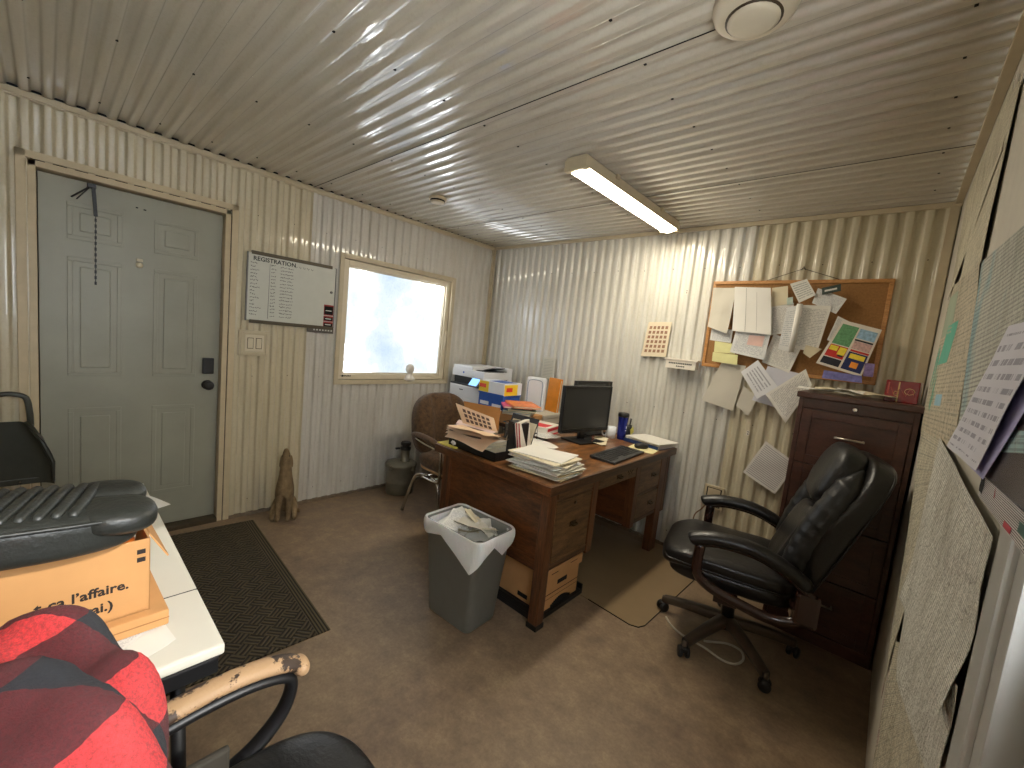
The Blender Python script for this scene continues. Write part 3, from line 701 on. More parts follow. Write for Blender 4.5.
part('corner_post', [m_oakZ], [(2.115, 3.402, .29, 2.173, 3.458, DT-.036)], .004)
for x in (1.335, 2.115): part('foot', [m_black], [(x-.004, 1.950, 0, x+.062, 2.017, .028)], .003)
part('end_panel', [m_oakX], [(1.393, 1.975, .30, 2.115, 1.99, DT-.04), (1.393, 1.965, .30, 2.115, 1.98, .36), (1.393, 1.965, DT-.10, 2.115, 1.98, DT-.04)])
part('end_panel', [m_oakX], [(1.393, 3.435, .30, 2.115, 3.45, DT-.04)])
part('pedestal_side', [m_oakX], [(1.393, 2.38, .30, 2.12, 2.40, DT-.04)]); part('pedestal_side', [m_oakX], [(1.393, 2.915, .30, 2.12, 2.935, DT-.04)])
part('pedestal_bottom', [m_oakY], [(1.36, 1.98, .29, 2.12, 2.40, .305)]); part('pedestal_bottom', [m_oakY], [(1.36, 2.92, .29, 2.12, 3.44, .305)])
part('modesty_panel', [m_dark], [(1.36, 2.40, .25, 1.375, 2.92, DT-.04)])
part('back_panel', [m_oakX], [(1.345, 1.99, .30, 1.36, 2.40, DT-.04), (1.345, 2.93, .30, 1.36, 3.44, DT-.04)])
m_pull = simple('tarnished_brass_pull', (70, 54, 34), .4, .7)
def pull(parent, x, y, z, w=.06):
    b = MB(m_pull); X, Y, Z = x-1.75, y-2.70, z
    b.b2((X, Y-w/2, Z-.014), (X+.004, Y+w/2, Z+.014), bev=.003); b.tube(smoothpath([(X+.003, Y-w*.36, Z), (X+.020, Y-w*.30, Z-.004), (X+.020, Y+w*.30, Z-.004), (X+.003, Y+w*.36, Z)], 4), .004, 7); b.build('drawer_pull', parent)
s1 = part('pull_out_slide', [m_drawer], [(2.06, 2.02, .685, 2.174, 2.355, .735)])
d1 = part('drawer', [m_drawer], [(2.0, 2.022, .345, 2.170, 2.352, .675), (2.170, 2.022, .345, 2.176, 2.352, .352), (2.170, 2.022, .668, 2.176, 2.352, .675)]); pull(d1, 2.170, 2.19, .52)
b = MB(m_pull); b.lathe([(.010, 0), (.010, .004), (.004, .005)], (2.170-1.75, 2.19-2.70, .635), rot=roty(PI/2), n=14); b.build('keyhole', d1)
part('drawer_rail', [m_oakY], [(2.11, 2.41, .738, 2.168, 2.91, .75), (2.11, 1.98, .675, 2.168, 3.44, .686), (2.11, 2.95, .500, 2.168, 3.41, .512), (2.11, 1.98, .305, 2.168, 2.40, .343), (2.11, 2.93, .305, 2.168, 3.44, .330)])
d2 = part('drawer', [m_drawer], [(1.9, 2.425, .655, 2.172, 2.895, .735)]); pull(d2, 2.172, 2.66, .695)
b = MB(m_dark)
for (y, z) in ((2.77, .706), (2.785, .690), (2.80, .708), (2.815, .693), (2.83, .705)): b.tube([(2.173-1.75, y-2.70, z-.006), (2.173-1.75, y+.010-2.70, z+.006)], .002, 5)
b.build('scratch_mark', d2)
d3 = part('drawer', [m_drawer], [(1.9, 2.965, .518, 2.170, 3.395, .728)]); pull(d3, 2.170, 3.18, .62)
d4 = part('drawer', [m_drawer], [(1.9, 2.965, .335, 2.170, 3.395, .492)]); pull(d4, 2.170, 3.18, .415)
# file box on low black base under near pedestal
pb = MB(m_black); pb.b2((1.40, 2.00, 0), (2.14, 2.44, .030), bev=.004); ring_ = [(1.40, 2.00, .03, 2.14, 2.012, .060), (1.40, 2.428, .03, 2.14, 2.44, .060)]
for q in ring_: pb.b2(q[:3], q[3:], bev=.003)
o = pb.build('low_tray'); tag(o, 'low black plastic tray on the floor under the cardboard file box', 'tray')
fb = empty('file_box', (1.90, 2.225, .031), 'brown cardboard file box with lid stored below the near desk pedestal', 'box')
b = MB(m_card_board, m_dark); b.b2((-.26, -.165, 0), (.225, .165, .185), 0, bev=.003)
b.b2((.2252, -.045, .120), (.2262, .045, .145), 1); b.b2((.2252, -.165, .085), (.2268, .165, .0875), 1); b.b2((.2252, -.165, .060), (.2262, .165, .061), 1)
for k in range(14): b.b2((.2252, -.09+k*.0135, .0), (.2262, -.09+(k+1)*.0135, .012+.028*math.sin(PI*(k+.5)/14)), 1)
b.b2((.05, -.1660, .02), (.12, -.1652, .045), 1); b.build('box_body', fb)
b = MB(m_card_board, m_dark); b.b2((-.27, -.175, .180), (.236, .175, .236), 0, bev=.003); b.b2((.2362, -.125, .206), (.2368, -.065, .210), 1); b.b2((.2362, .05, .216), (.2368, .12, .219), 1); b.build('box_lid', fb)

# ------------------------------------------------------------------ things on the desk
def P(px, py, z=DT):    # a spot on the desk read off the photograph, pulled in a little towards the near end
    p = at(px, py, 'z', z); return Vector((p.x, 1.93+(p.y-1.93)*.90, z))
# loose paper pile on near corner
random.seed(11)
sheets = []
pm = [m_paper, m_cream, m_greyp, m_letter, simple('manila_folder', (226, 204, 160), .7, var=.06)]
for k in range(17):
    z = DT+.001+k*.0052
    cx, cy = 2.015+random.uniform(-.022, .022)-(.02 if k > 12 else 0), 2.105+random.uniform(-.022, .022)+(.01 if k > 12 else 0)
    b = MB(random.choice(pm) if k < 12 else random.choice(pm[:2])); w, d = random.choice(((.30, .225), (.32, .24), (.29, .22))); th = .0046
    b.grid(lambda u, v: ((u-.5)*w, (v-.5)*d, th+.003*math.sin(u*4+k)*(v**2)), 8, 8, closeu=False)
    b.b2((-w/2, -d/2, 0), (w/2, d/2, th-.0004), bev=.0003)
    o = b.build('paper_sheaf', origin=False); o.location = (cx, cy, z); o.rotation_euler = (0, 0, random.uniform(-.16, .16)+.10)
    tag(o, 'sheaf of loose paper in the tall pile on the near corner of the desk', 'paper', 'sheaves in the paper pile on the desk corner')
# black letter tray with catalogues on left end
tr = empty('letter_tray', (1.575, 2.085, DT), 'black plastic letter tray full of catalogues at the near left end of the desk', 'tray')
b = MB(m_black); b.b2((-.20, -.135, 0), (.20, .135, .006)); 
for q in ((-.20, -.135, 0, .20, -.129, .050), (-.20, .129, 0, .20, .135, .05), (.194, -.135, 0, .20, .135, .05), (-.20, -.135, 0, -.194, .135, .05)): b.b2(q[:3], q[3:], bev=.002)
b.build('tray_base', tr)
b = MB(m_black); b.b2((.10, .06, .0), (.20, .135, .20), bev=.004); b.build('tray_upright', tr)
def book(name, c, w, d, h, cover, label, rz=0, tilt=0, cat='book', pages=m_cream, group=None):
    e = empty(name, c, label, cat, rz, group)
    b = MB(cover); R = rotx(tilt)
    b.box(R@Vector((0, 0, .001)), (w, d, .002), 0, R, bev=.0005); b.box(R@Vector((0, 0, h-.001)), (w, d, .002), 0, R, bev=.0005); b.box(R@Vector((-w/2+.001, 0, h/2)), (.002, d, h), 0, R, bev=.0005); b.build('cover', e)
    b = MB(pages); b.box(R@Vector((.002, 0, h/2)), (w-.008, d-.008, h-.004), 0, R); b.build('pages', e); return e
book('catalogue', (1.53, 2.08, DT+.0065), .30, .24, .035, m_cream, 'thick cream catalogue lying at the bottom of the black letter tray', .05)
book('catalogue', (1.50, 2.075, DT+.043), .31, .24, .022, m_greyp, 'grey-edged catalogue lying second in the black letter tray', -.08)
# open calendar catalogue drooping over the tray
m_cal = simple('beige_calendar_paper', (228, 196, 160), .7, var=.05)
m_calp = simple('calendar_photo_brown', (92, 66, 56), .5, var=.3)
oc = empty('open_wall_calendar', (1.575, 2.07, DT+.068), 'open beige calendar booklet with rows of small photos spread over the black tray', 'calendar')
b = MB(m_cal); 
for k in range(5):
    a = .10*k
    def pg(u, v, a=a, k=k):   # pages drooping towards the near side
        x = -.17+.33*v; y = .02-.20*u
        return Vector((x+.02*a, y, .030+.012*k*u - .055*u*u*(1-.2*k)+.030*math.sin(u*2.4)*(1-k*.15)+.008*math.sin(v*5+k)))
    b.grid(pg, 12, 8)
b.build('lower_pages', oc)
OCO = Vector((1.575, 2.07, DT+.068))
def oq(pts): return [at(px, py, ax, v)-OCO for px, py, ax, v in pts]
b = MB(m_cal, m_calp); q = oq([(456, 403, 'y', 2.02), (494, 418, 'y', 2.14), (498, 433, 'y', 2.12), (463, 423, 'y', 2.04)])
nn_ = (q[1]-q[0]).cross(q[3]-q[0]).normalized(); nn_ = nn_ if nn_.y < 0 else -nn_
b.quadsheet(q, nn_, wave=.012, nu=10, nv=8)
for i in range(6):
    for j in range(3):
        uu, vv = .16+i*.125, .14+j*.26
        b.grid(lambda u, v: (q[3]*(1-uu-u*.085)*(1-vv-v*.18)+q[2]*(uu+u*.085)*(1-vv-v*.18)+q[1]*(uu+u*.085)*(vv+v*.18)+q[0]*(1-uu-u*.085)*(vv+v*.18))+nn_*(.0155), 2, 2, 1)
b.build('photo_leaf', oc)
b = MB(simple('brown_kraft_back', (176, 122, 66), .8)); b.quadsheet(oq([(464, 401, 'y', 2.17), (501, 408, 'y', 2.21), (499, 431, 'y', 2.17), (469, 424, 'y', 2.12)]), (0, -1, 0), wave=.008); b.build('back_board', oc)
b = MB(m_calp, m_cream); zz = DT+.118; b.quadsheet(oq([(456, 424, 'z', zz), (491, 434, 'z', zz-.006), (483, 441, 'z', zz-.012), (449, 431, 'z', zz-.01)]), (0, 0, 1), wave=.010); b.build('dark_photo_strip', oc)
b = MB(simple('pinkish_page', (214, 190, 184), .7)); b.quadsheet(oq([(459, 420, 'z', zz+.004), (496, 432, 'z', zz), (491, 436, 'z', zz-.003), (455, 425, 'z', zz)]), (0, 0, 1), wave=.006); b.build('pink_page', oc)
b = MB(simple('yellow_pad_paper', (226, 208, 92), .7)); b.box((0, 0, .004), (.16, .13, .006), 0, bev=.001)
o = b.build('note_pad'); o.location = (1.385, 1.985, DT+.0); tag(o, 'yellow note pad on the far left near corner of the desk', 'note pad')
b = MB(m_paper)
b.se((0, 0, .014), (.024, .018, .014), (.9, .9), disp=lambda p, x, y, z: p*(1+.3*noise.noise(Vector((x*3, y*3, z*3)))), nu=14, nv=10)
o = b.build('crumpled_tissue'); o.location = (1.42, 1.96, DT+.0075); tag(o, 'small crumpled white tissue on the yellow note pad', 'tissue')
# red/white striped book leaning
rbk = empty('striped_book', (1.755, 2.20, DT), 'book with red and white striped spine leaning upright beside the letter tray', 'book', rz=.35)
b = MB(simple('red_spine', (170, 44, 42), .5), m_white)
b.box((0, 0, .105), (.030, .17, .205), 1, roty(-.16), bev=.003); b.box((.012, -.086, .105), (.006, .004, .205), 0, roty(-.16)); b.box((-.004, -.086, .105), (.005, .004, .205), 0, roty(-.16)); b.build('cover', rbk)
b = MB(m_black); b.box((-.028, .02, .10), (.012, .20, .20), 0, roty(-.16), bev=.002); b.build('black_divider', rbk)
bk = empty('dark_folder', (1.60, 2.36, DT), 'dark grey folder leaning behind the open calendar', 'folder')
b = MB(simple('charcoal_cover', (58, 58, 60), .5)); b.box((0, 0, .10), (.22, .012, .20), 0, rotx(-.35), bev=.002); b.build('cover', bk)
b = MB(m_cream); b.box((.01, -.014, .085), (.20, .008, .17), 0, rotx(-.35)); b.build('pages', bk)
# wire desk organiser, magazines
og = empty('wire_organiser', (1.47, 2.50, DT), 'black wire mesh desk organiser between the magazines and the monitor', 'desk organiser')
b = MB(m_black)
for k in range(9): b.tube([(-.10+k*.025, -.07, 0), (-.10+k*.025, -.07, .11)], .0018, 5); b.tube([(-.10+k*.025, .07, 0), (-.10+k*.025, .07, .13)], .0018, 5)
for z in (.0, .055, .11): b.tube([(-.10, -.07, z), (.10, -.07, z), (.10, .07, z), (-.10, .07, z), (-.10, -.07, z)], .003, 6)
b.b2((-.10, -.07, 0), (.10, .07, .003)); b.build('frame', og)
b = MB(m_grey); b.b2((-.09, -.055, .003), (-.03, .05, .10), bev=.004); b.b2((.02, -.055, .003), (.09, -.02, .09), bev=.004); b.build('divider', og)
mg = [('orange_magazine_cover', (232, 130, 70)), ('pink_magazine_cover', (222, 96, 140)), ('green_magazine_cover', (120, 150, 120)), ('steel_blue_magazine_cover', (110, 140, 170)), ('white_magazine_cover', (222, 218, 210))]
adj = ['white magazine at the bottom', 'blue-grey magazine second from bottom', 'green magazine in the middle', 'pink magazine second from top', 'orange magazine on top']
for k, (n_, c_) in enumerate(reversed(mg)):
    book('magazine', (1.09+.012*k*(-1)**k, 2.93-.008*k, TB+.0965+k*.0175), .23, .30, .016, simple(n_, c_, .4, var=.35, scale=18), adj[k]+' of the pile before the router', .5+.12*k, cat='magazine')
# papers + red labelled sheets between organiser and monitor
for k, (px, py, m_, lab) in enumerate(((549, 444, m_paper, 'white envelope lying lowest left of the monitor'), (553, 437, m_letter, 'typed sheet on the middle of the heap left of the monitor'), (548, 431, m_paper, 'crooked white sheet on top of the heap left of the monitor'))):
    c = P(px-4, py+1); b = MB(m_); b.quadsheet([(-.12, .09, 0), (.12, .09, 0), (.12, -.09, 0), (-.12, -.09, 0)], (0, 0, 1), wave=.022, seed=k)
    o = b.build('loose_sheet', origin=False); o.location = (c.x-.02, c.y, DT+.003+k*.022); o.rotation_euler = (0, 0, -.3+.35*k); tag(o, lab, 'paper')
rl = empty('red_print_parcel', (1.44, 2.80, DT), 'white packet with red printing lying behind the monitor stand', 'packet', rz=.2)
b = MB(m_white); b.b2((-.09, -.12, 0), (.09, .12, .075), bev=.006); b.build('packet_body', rl)
b = MB(simple('red_print', (206, 52, 60), .5)); b.b2((.0902, -.10, .045), (.091, .10, .066)); b.b2((.0902, -.10, .012), (.091, .10, .022)); b.b2((-.07, -.10, .0752), (.07, .02, .0758)); b.build('red_print', rl)
# monitors
def monitor(c, rz, label, w=.50, h=.29, zb=.095, yo=0):
    e = empty('computer_monitor', c, label, 'monitor', rz)
    b = MB(m_black); b.b2((-.030, -w/2, zb), (-.006, w/2, zb+h), bev=.004); b.b2((-.055, -w*.3, zb+.06), (-.028, w*.3, zb+h-.06), bev=.008); b.build('casing', e)
    b = MB(m_black); ring(b, -.008, .003, -w/2, w/2, zb, zb+h, .010, bev=.002); b.b2((-.008, -w/2+.01, zb+.01), (.003, w/2-.01, zb+.022)); b.build('bezel', e)
    b = MB(simple('dark_screen_off', (44, 45, 44), .22, var=.03)); b.b2((-.006, -w/2+.009, zb+.021), (-.002, w/2-.009, zb+h-.009)); b.build('screen', e)
    b = MB(m_black); b.b2((-.05, -.028, .010), (-.022, .028, zb+.10), bev=.005); b.build('stand_neck', e)
    b = MB(m_black); b.b2((-.11, -.13, 0), (.085, .13, .012), bev=.004); b.build('stand_foot', e); return e
monitor((1.73, 2.925, DT), -.17, 'black flat monitor, screen off, nearest the paper pile on the desk', w=.50, h=.335, zb=.070)
monitor((1.585, 3.235, DT), -.10, 'black monitor standing behind the front one near the back wall', w=.46, h=.33, zb=.09)
# keyboard
kb = empty('keyboard', (2.075, 2.80, DT), 'black computer keyboard on the front edge of the desk', 'keyboard', rz=.06)
b = MB(simple('charcoal_keyboard', (48, 48, 48), .5)); b.box((0, 0, .010), (.17, .47, .016), 0, roty(.04), bev=.004); b.build('keyboard_body', kb)
b = MB(m_black)
for r in range(6):
    for c in range(20):
        if r == 5 and 4 < c < 9: continue
        b.box((-.060+r*.0215-.0, -.212+c*.0222, .0205-.0008*r), (.0175, .0185, .006), 0, bev=.0015)
b.build('keycaps', kb)
msp = empty('mouse_pad', (2.075, 3.19, DT), 'cream sheet used as mouse pad at the right end of the desk', 'mouse pad', rz=.15)
b = MB(simple('pale_yellow_sheet', (232, 222, 170), .7, var=.05)); b.box((0, 0, .0015), (.19, .25, .002)); b.build('pad_sheet', msp)
ms = empty('computer_mouse', (2.065, 3.16, DT+.003), 'black computer mouse on the cream sheet', 'mouse', rz=.9)
b = MB(m_black); b.se((0, 0, .016), (.052, .031, .020), (.8, .85), disp=lambda p, x, y, z: Vector((p.x, p.y, max(p.z, -.015))), nu=28, nv=16); b.build('mouse_body', ms)
b = MB(m_grey); b.lathe([(.007, -.003), (.007, .003)], (.028, 0, .031), rot=rotx(PI/2), n=12); b.build('scroll_wheel', ms)
# travel mug
tm = empty('travel_mug', (1.83, 3.30, DT), 'tall blue insulated travel tumbler with black lid on the desk', 'tumbler')
m_tb = simple('cobalt_blue_enamel', (30, 44, 140), .2, .3, var=.06)
b = MB(m_tb); b.lathe([(.030, 0), (.032, .004), (.034, .06), (.036, .13), (.040, .17), (.041, .178)], n=32); b.build('cup', tm)
b = MB(m_black); b.lathe([(.042, .176), (.043, .190), (.040, .205), (.034, .208)], n=32); b.build('lid', tm)
b = MB(m_cw); b.box((.034, -.006, .075), (.003, .012, .006)); b.box((.035, -.006, .10), (.003, .004, .016)); b.build('white_emblem', tm)
mg_ = empty('coffee_mug', (1.765, 3.245, DT), 'white ceramic mug standing left of the blue tumbler', 'mug', rz=-2.3)
b = MB(m_cw); b.lathe([(.032, 0), (.038, .004), (.040, .09), (.037, .09), (.035, .012), (.0005, .010)], n=28); b.build('cup', mg_)
b = MB(m_cw); b.tube(smoothpath([(.038, 0, .078), (.064, 0, .072), (.068, 0, .045), (.058, 0, .022), (.038, 0, .018)], 5), .0055, 8); b.build('handle', mg_)
ct = empty('pen_cup', (1.82, 3.41, DT), 'small dark pen cup with yellow note beside the blue tumbler', 'pen cup')
b = MB(m_pb); b.lathe([(.030, 0), (.032, .003), (.034, .10), (.031, .10), (.029, .006), (.001, .005)], n=24); b.build('cup', ct)
b = MB(m_black); 
for a in (0, 1.3, 2.6, 4): b.tube([(.01*math.cos(a), .01*math.sin(a), .01), (.026*math.cos(a), .026*math.sin(a), .155)], .0035, 6)
b.build('pens', ct)
b = MB(simple('yellow_sticky_note', (230, 222, 110), .7)); b.box((.037, .01, .06), (.002, .05, .05), 0, rotx(.4)); b.build('sticky_note', ct)
b = MB(m_cream, m_letter); b.quadsheet([(-.05, .15, 0), (.06, .13, 0), (.05, -.14, 0), (-.06, -.12, 0)], (0, 0, 1), wave=.012, mi=0)
o = b.build('envelope', origin=False); o.location = (1.79, 3.045, DT+.002); o.rotation_euler = (0, 0, .5); tag(o, 'long cream envelope lying in front of the white mug', 'envelope')
gl = empty('eyeglasses', (1.80, 2.93, DT+.02), 'thin-framed folded eyeglasses on the papers behind the monitor foot', 'glasses', rz=.4)
b = MB(simple('tortoise_frame', (110, 52, 26), .3))
for s in (-1, 1): b.tube([(0+.0, s*.034+.024*math.cos(a*PI/8), .018+.018*math.sin(a*PI/8)) for a in range(17)], .002, 6)
b.tube([(0, -.010, .022), (0, .010, .022)], .002, 6); b.build('frame', gl)
b = MB(m_black); b.tube([(0, .058, .022), (-.10, .050, .004)], .0018, 6); b.tube([(0, -.058, .022), (-.10, -.04, .004)], .0018, 6); b.build('temple', gl)
# folder stack right end
st_ = [((2.03, 3.365), .24, .29, .024, simple('navy_binder_cover', (34, 60, 110), .4), 'navy blue binder at the bottom of the stack on the desk right end', .0),
       ((2.045, 3.37), .30, .24, .010, m_greyp, 'pale grey folder above the navy binder on the desk right end', .026),
       ((2.05, 3.37), .30, .25, .006, m_paper, 'white paper sheaf on top of the navy binder stack', .038)]
for (c, w, d, h, m_, lab, dz) in st_:
    book('binder' if dz == 0 else 'folder', (c[0], c[1], DT+dz+.0006), w, d, h, m_, lab, (1.45 if dz == 0 else -.10-dz*3), cat='binder' if dz == 0 else 'folder', pages=m_paper)

# ------------------------------------------------------------------ waste bin
wbn = empty('waste_bin', (1.815, 1.765, 0), 'grey rectangular plastic waste bin with white liner beside the desk end', 'waste bin', rz=.06)
m_bin = simple('grey_bin_plastic', (124, 124, 116), .5, var=.05)
def rr(w, d, r, n=6):
    pts = []
    for (sx, sy, a0) in ((1, 1, 0), (-1, 1, PI/2), (-1, -1, PI), (1, -1, 3*PI/2)):
        for k in range(n+1):
            a = a0+k*PI/2/n; pts.append((sx*(w/2-r)+r*math.cos(a), sy*(d/2-r)+r*math.sin(a)))
    return pts
def loft(mb, secs, mi=0, cap0=True, cap1=False, smooth=True):
    rings = [[mb.bm.verts.new((x, y, z)) for x, y in rr(w, d, r)] if not callable(w) else None for (w, d, r, z) in secs]
    fs = []
    for a, b in zip(rings, rings[1:]):
        n = len(a)
        for k in range(n): fs.append(mb.bm.faces.new((a[k], a[(k+1) % n], b[(k+1) % n], b[k])))
    mb._mi(fs, mi, smooth)
    if cap0: mb._mi([mb.bm.faces.new(rings[0][::-1])], mi, False)
    if cap1: mb._mi([mb.bm.faces.new(rings[-1])], mi, False)
wbn.scale = (1.0, 1.0, 1.05)
b = MB(m_bin); loft(b, [(.29, .205, .03, 0), (.30, .215, .03, .01), (.385, .262, .035, .455), (.402, .278, .04, .46), (.402, .278, .04, .475), (.375, .252, .035, .475), (.368, .245, .03, .44), (.30, .20, .03, .02)], cap1=True); b.build('bin_body', wbn)
lin_ = NT('white_liner_plastic'); lin_.set(Base_Color=lin((228, 226, 220))+(1,), Roughness=.4, Transmission_Weight=.0, Subsurface_Weight=.15, Subsurface_Scale=.02); lin_.bump(lin_.noise(lin_.co('Object', (30, 30, 6)), 2, 4), .5, .01)
b = MB(lin_.m); base = rr(1, 1, .12, 6); n = len(base)
def liner(u, v):
    k = u*n; i = int(k) % n; f = k-int(k); x = base[i][0]*(1-f)+base[(i+1) % n][0]*f; y = base[i][1]*(1-f)+base[(i+1) % n][1]*f
    a = math.atan2(y, x)
    # length of overhang: longest as a point on near right side
    drop = .055+.10*math.exp(-((a+1.05)/.35)**2)+.035*math.exp(-((a-.3)/.5)**2)+.02*math.sin(a*5)
    if v < .35:
        t_ = v/.35; s_ = .93-.03*(1-t_); z = .32+t_*(.482-.32)
    else:
        t_ = (v-.35)/.65; s_ = 1.03+.05*math.sin(PI*t_*.8)+.015*math.sin(a*17)*t_; z = .482+.006*math.sin(PI*t_)-drop*t_**1.2
    return Vector((x*.396*s_, y*.272*s_+0, z))
b.grid(liner, n*3, 16, closeu=True); b.build('liner', wbn)
random.seed(5)
for k in range(11):
    b = MB([m_paper, m_cream, m_greyp, m_letter][k % 4]); sd_ = k*1.7
    w_ = random.uniform(.055, .10)
    b.quadsheet([(-w_, w_*.8, 0), (w_, w_, 0), (w_*.9, -w_*.8, 0), (-w_, -w_, 0)], (0, 0, 1), wave=.05, seed=sd_, nu=8, nv=8)
    o = b.build('crumpled_paper', origin=False); o.location = (1.81+random.uniform(-.09, .09), 1.785+random.uniform(-.05, .05), .43+k*.0055); o.rotation_euler = (random.uniform(-.5, .5), random.uniform(-.5, .5), random.uniform(0, 6))
    tag(o, 'crumpled scrap of paper inside the lined waste bin', 'paper', 'crumpled papers in the waste bin')

# ------------------------------------------------------------------ chair mat and cable on the floor
cm = MB(simple('clear_vinyl_chair_mat', (140, 118, 88), .30, var=.12, scale=3), m_dark)
pts = [(2.53-.06, 2.40), (2.53-.018, 2.418), (2.53, 2.46), (2.55, 3.40), (1.46, 3.40), (1.46, 2.44), (2.2, 2.415)]
cm.poly([(x, y, 0) for x, y in pts], (0, 0, .003), 0); 
cm.tube([(x, y, .0025) for x, y in pts[-1:]+pts[:4]], .0028, 6, 1)
o = cm.build('chair_mat'); tag(o, 'thin translucent vinyl chair mat with a dark edge on the floor under the desk', 'chair mat')
cb = MB(m_greyc := simple('grey_cable', (196, 188, 168), .4))
c0 = [at(px, py, 'z', .006) for px, py in ((666, 617), (672, 626), (684, 636), (700, 645), (708, 650), (722, 660), (735, 664), (743, 660), (741, 651), (728, 644), (712, 642), (704, 641))]
cb.tube(smoothpath(c0, 5), .0055, 7); o = cb.build('floor_cable'); tag(o, 'thin grey cable looped on the floor under the black leather chair', 'cable')

# ------------------------------------------------------------------ executive chair
def star_base(parent, mat, angles, r=.325, zc=.105):
    b = MB(mat)
    b.lathe([(.045, zc-.03), (.052, zc-.02), (.052, zc+.015), (.036, zc+.03)], n=20)
    b.build('base_hub', parent)
    for a in angles:
        R = rotz(a); b = MB(mat)
        def leg(u, v):
            x = .03+u*(r-.03); w = .030-.010*u; z = zc+.012-.040*u**1.5; h = .024-.008*u
            k = v*2*PI; p = Vector((x, w*math.copysign(abs(math.cos(k))**.6, math.cos(k)), z+h*math.copysign(abs(math.sin(k))**.7, math.sin(k))-.01*(math.sin(k) < 0)))
            return R@p
        b.grid(leg, 10, 16, closev=True); b.tube([R@Vector((r-.002, 0, zc-.02)), R@Vector((r+.004, 0, .045))], .012, 8); b.build('base_leg', parent)
        b = MB(m_black); sp = rotz(a+.9)
        for s in (-1, 1): b.lathe([(.004, -.010), (.024, -.009), (.027, -.004), (.027, .004), (.024, .009), (.004, .010)], R@Vector((r+.002, 0, .027))+sp@Vector((0, s*.017, 0)), n=18, rot=sp@rotx(PI/2))
        b.tube([R@Vector((r+.002, 0, .027))+sp@Vector((0, -.018, 0)), R@Vector((r+.002, 0, .027))+sp@Vector((0, .018, 0))], .008, 8)
        b.se(R@Vector((r, 0, .046)), (.022, .022, .012), (.7, .8), nu=16, nv=8)
        b.build('caster', parent)
CH = 193*PI/180
ec = empty('executive_chair', (2.86, 2.705, 0), 'high-backed black leather executive swivel chair with mahogany arms in front of the filing cabinet', 'office chair', rz=CH)
star_base(ec, m_base, [math.radians(x-193) for x in (184, 252, 316, 28, 106)])
b = MB(m_black); b.lathe([(.030, .12), (.030, .24), (.024, .245), (.024, .36)], n=20); b.build('gas_column', ec)
b = MB(m_black); b.b2((-.12, -.10, .345), (.12, .10, .375), bev=.01); b.tube([(.0, -.10, .36), (.02, -.25, .355)], .006, 8); b.build('tilt_mechanism', ec)
def crease(amp, f=7):
    def d(p, x, y, z):
        n_ = noise.noise(Vector((p.x*f*2, p.y*f*2, p.z*f*2)))
        return p*(1+amp*n_)
    return d
b = MB(m_lea); b.se((.03, 0, .415), (.285, .262, .050), (.45, .45), disp=crease(.012), nu=60, nv=24); b.build('seat_base_cushion', ec)
def seatd(p, x, y, z):
    if z > 0: p = p+Vector((0, 0, -.018*(1-abs(y))**.7*(1-x*x)+.012*max(0, x)**3))
    if x > .6: p = p+Vector((0, 0, -.035*(x-.6)/.4))
    return p*(1+.008*noise.noise(p*14))
b = MB(m_lea); b.se((.045, 0, .478), (.305, .272, .055), (.55, .42), disp=seatd, nu=70, nv=30); b.build('seat_cushion', ec)
b = MB(m_lea)
for s in (-1, 1): b.tube(smoothpath([(.335, s*.10, .462), (.32, s*.225, .462), (.24, s*.268, .462), (-.18, s*.272, .455)], 6), .0045, 6)
b.build('seat_piping', ec)
RB = roty(-.355)        # recline
def bk_(x, y, z): return Vector((-.215, 0, .44))+RB@Vector((x, y, z))
def backd(p, x, y, z):   # rounded shell with shoulders, front hollow
    w = 1-.10*max(0, z)**3 - .12*max(0, -z)**2
    f = 0
    if x > 0: f = -.022*(1-y*y)*(1-z*z) + .014*math.cos(z*5)
    c = 0
    return Vector((p.x+f+c-.02*z*z, p.y*w, p.z))
b = MB(m_lea); b.se(bk_(.0, 0, .350), (.070, .275, .362), (.45, .48), rot=RB, disp=backd, nu=80, nv=60); b.build('backrest', ec)
def lumb(p, x, y, z): return p+Vector((.006*math.sin(y*3*PI)*(x > 0)+.004*noise.noise(p*22), 0, 0))
b = MB(m_lea); b.se(bk_(.060, 0, .20), (.050, .185, .185), (.55, .45), rot=RB, disp=lumb, nu=50, nv=30); b.build('lumbar_cushion', ec)
b = MB(m_lea2); b.se(bk_(.080, 0, .560), (.066, .180, .148), (.60, .55), rot=RB, disp=lambda p, x, y, z: p*(1+.03*noise.noise(p*16)), nu=60, nv=36); b.build('headrest', ec)
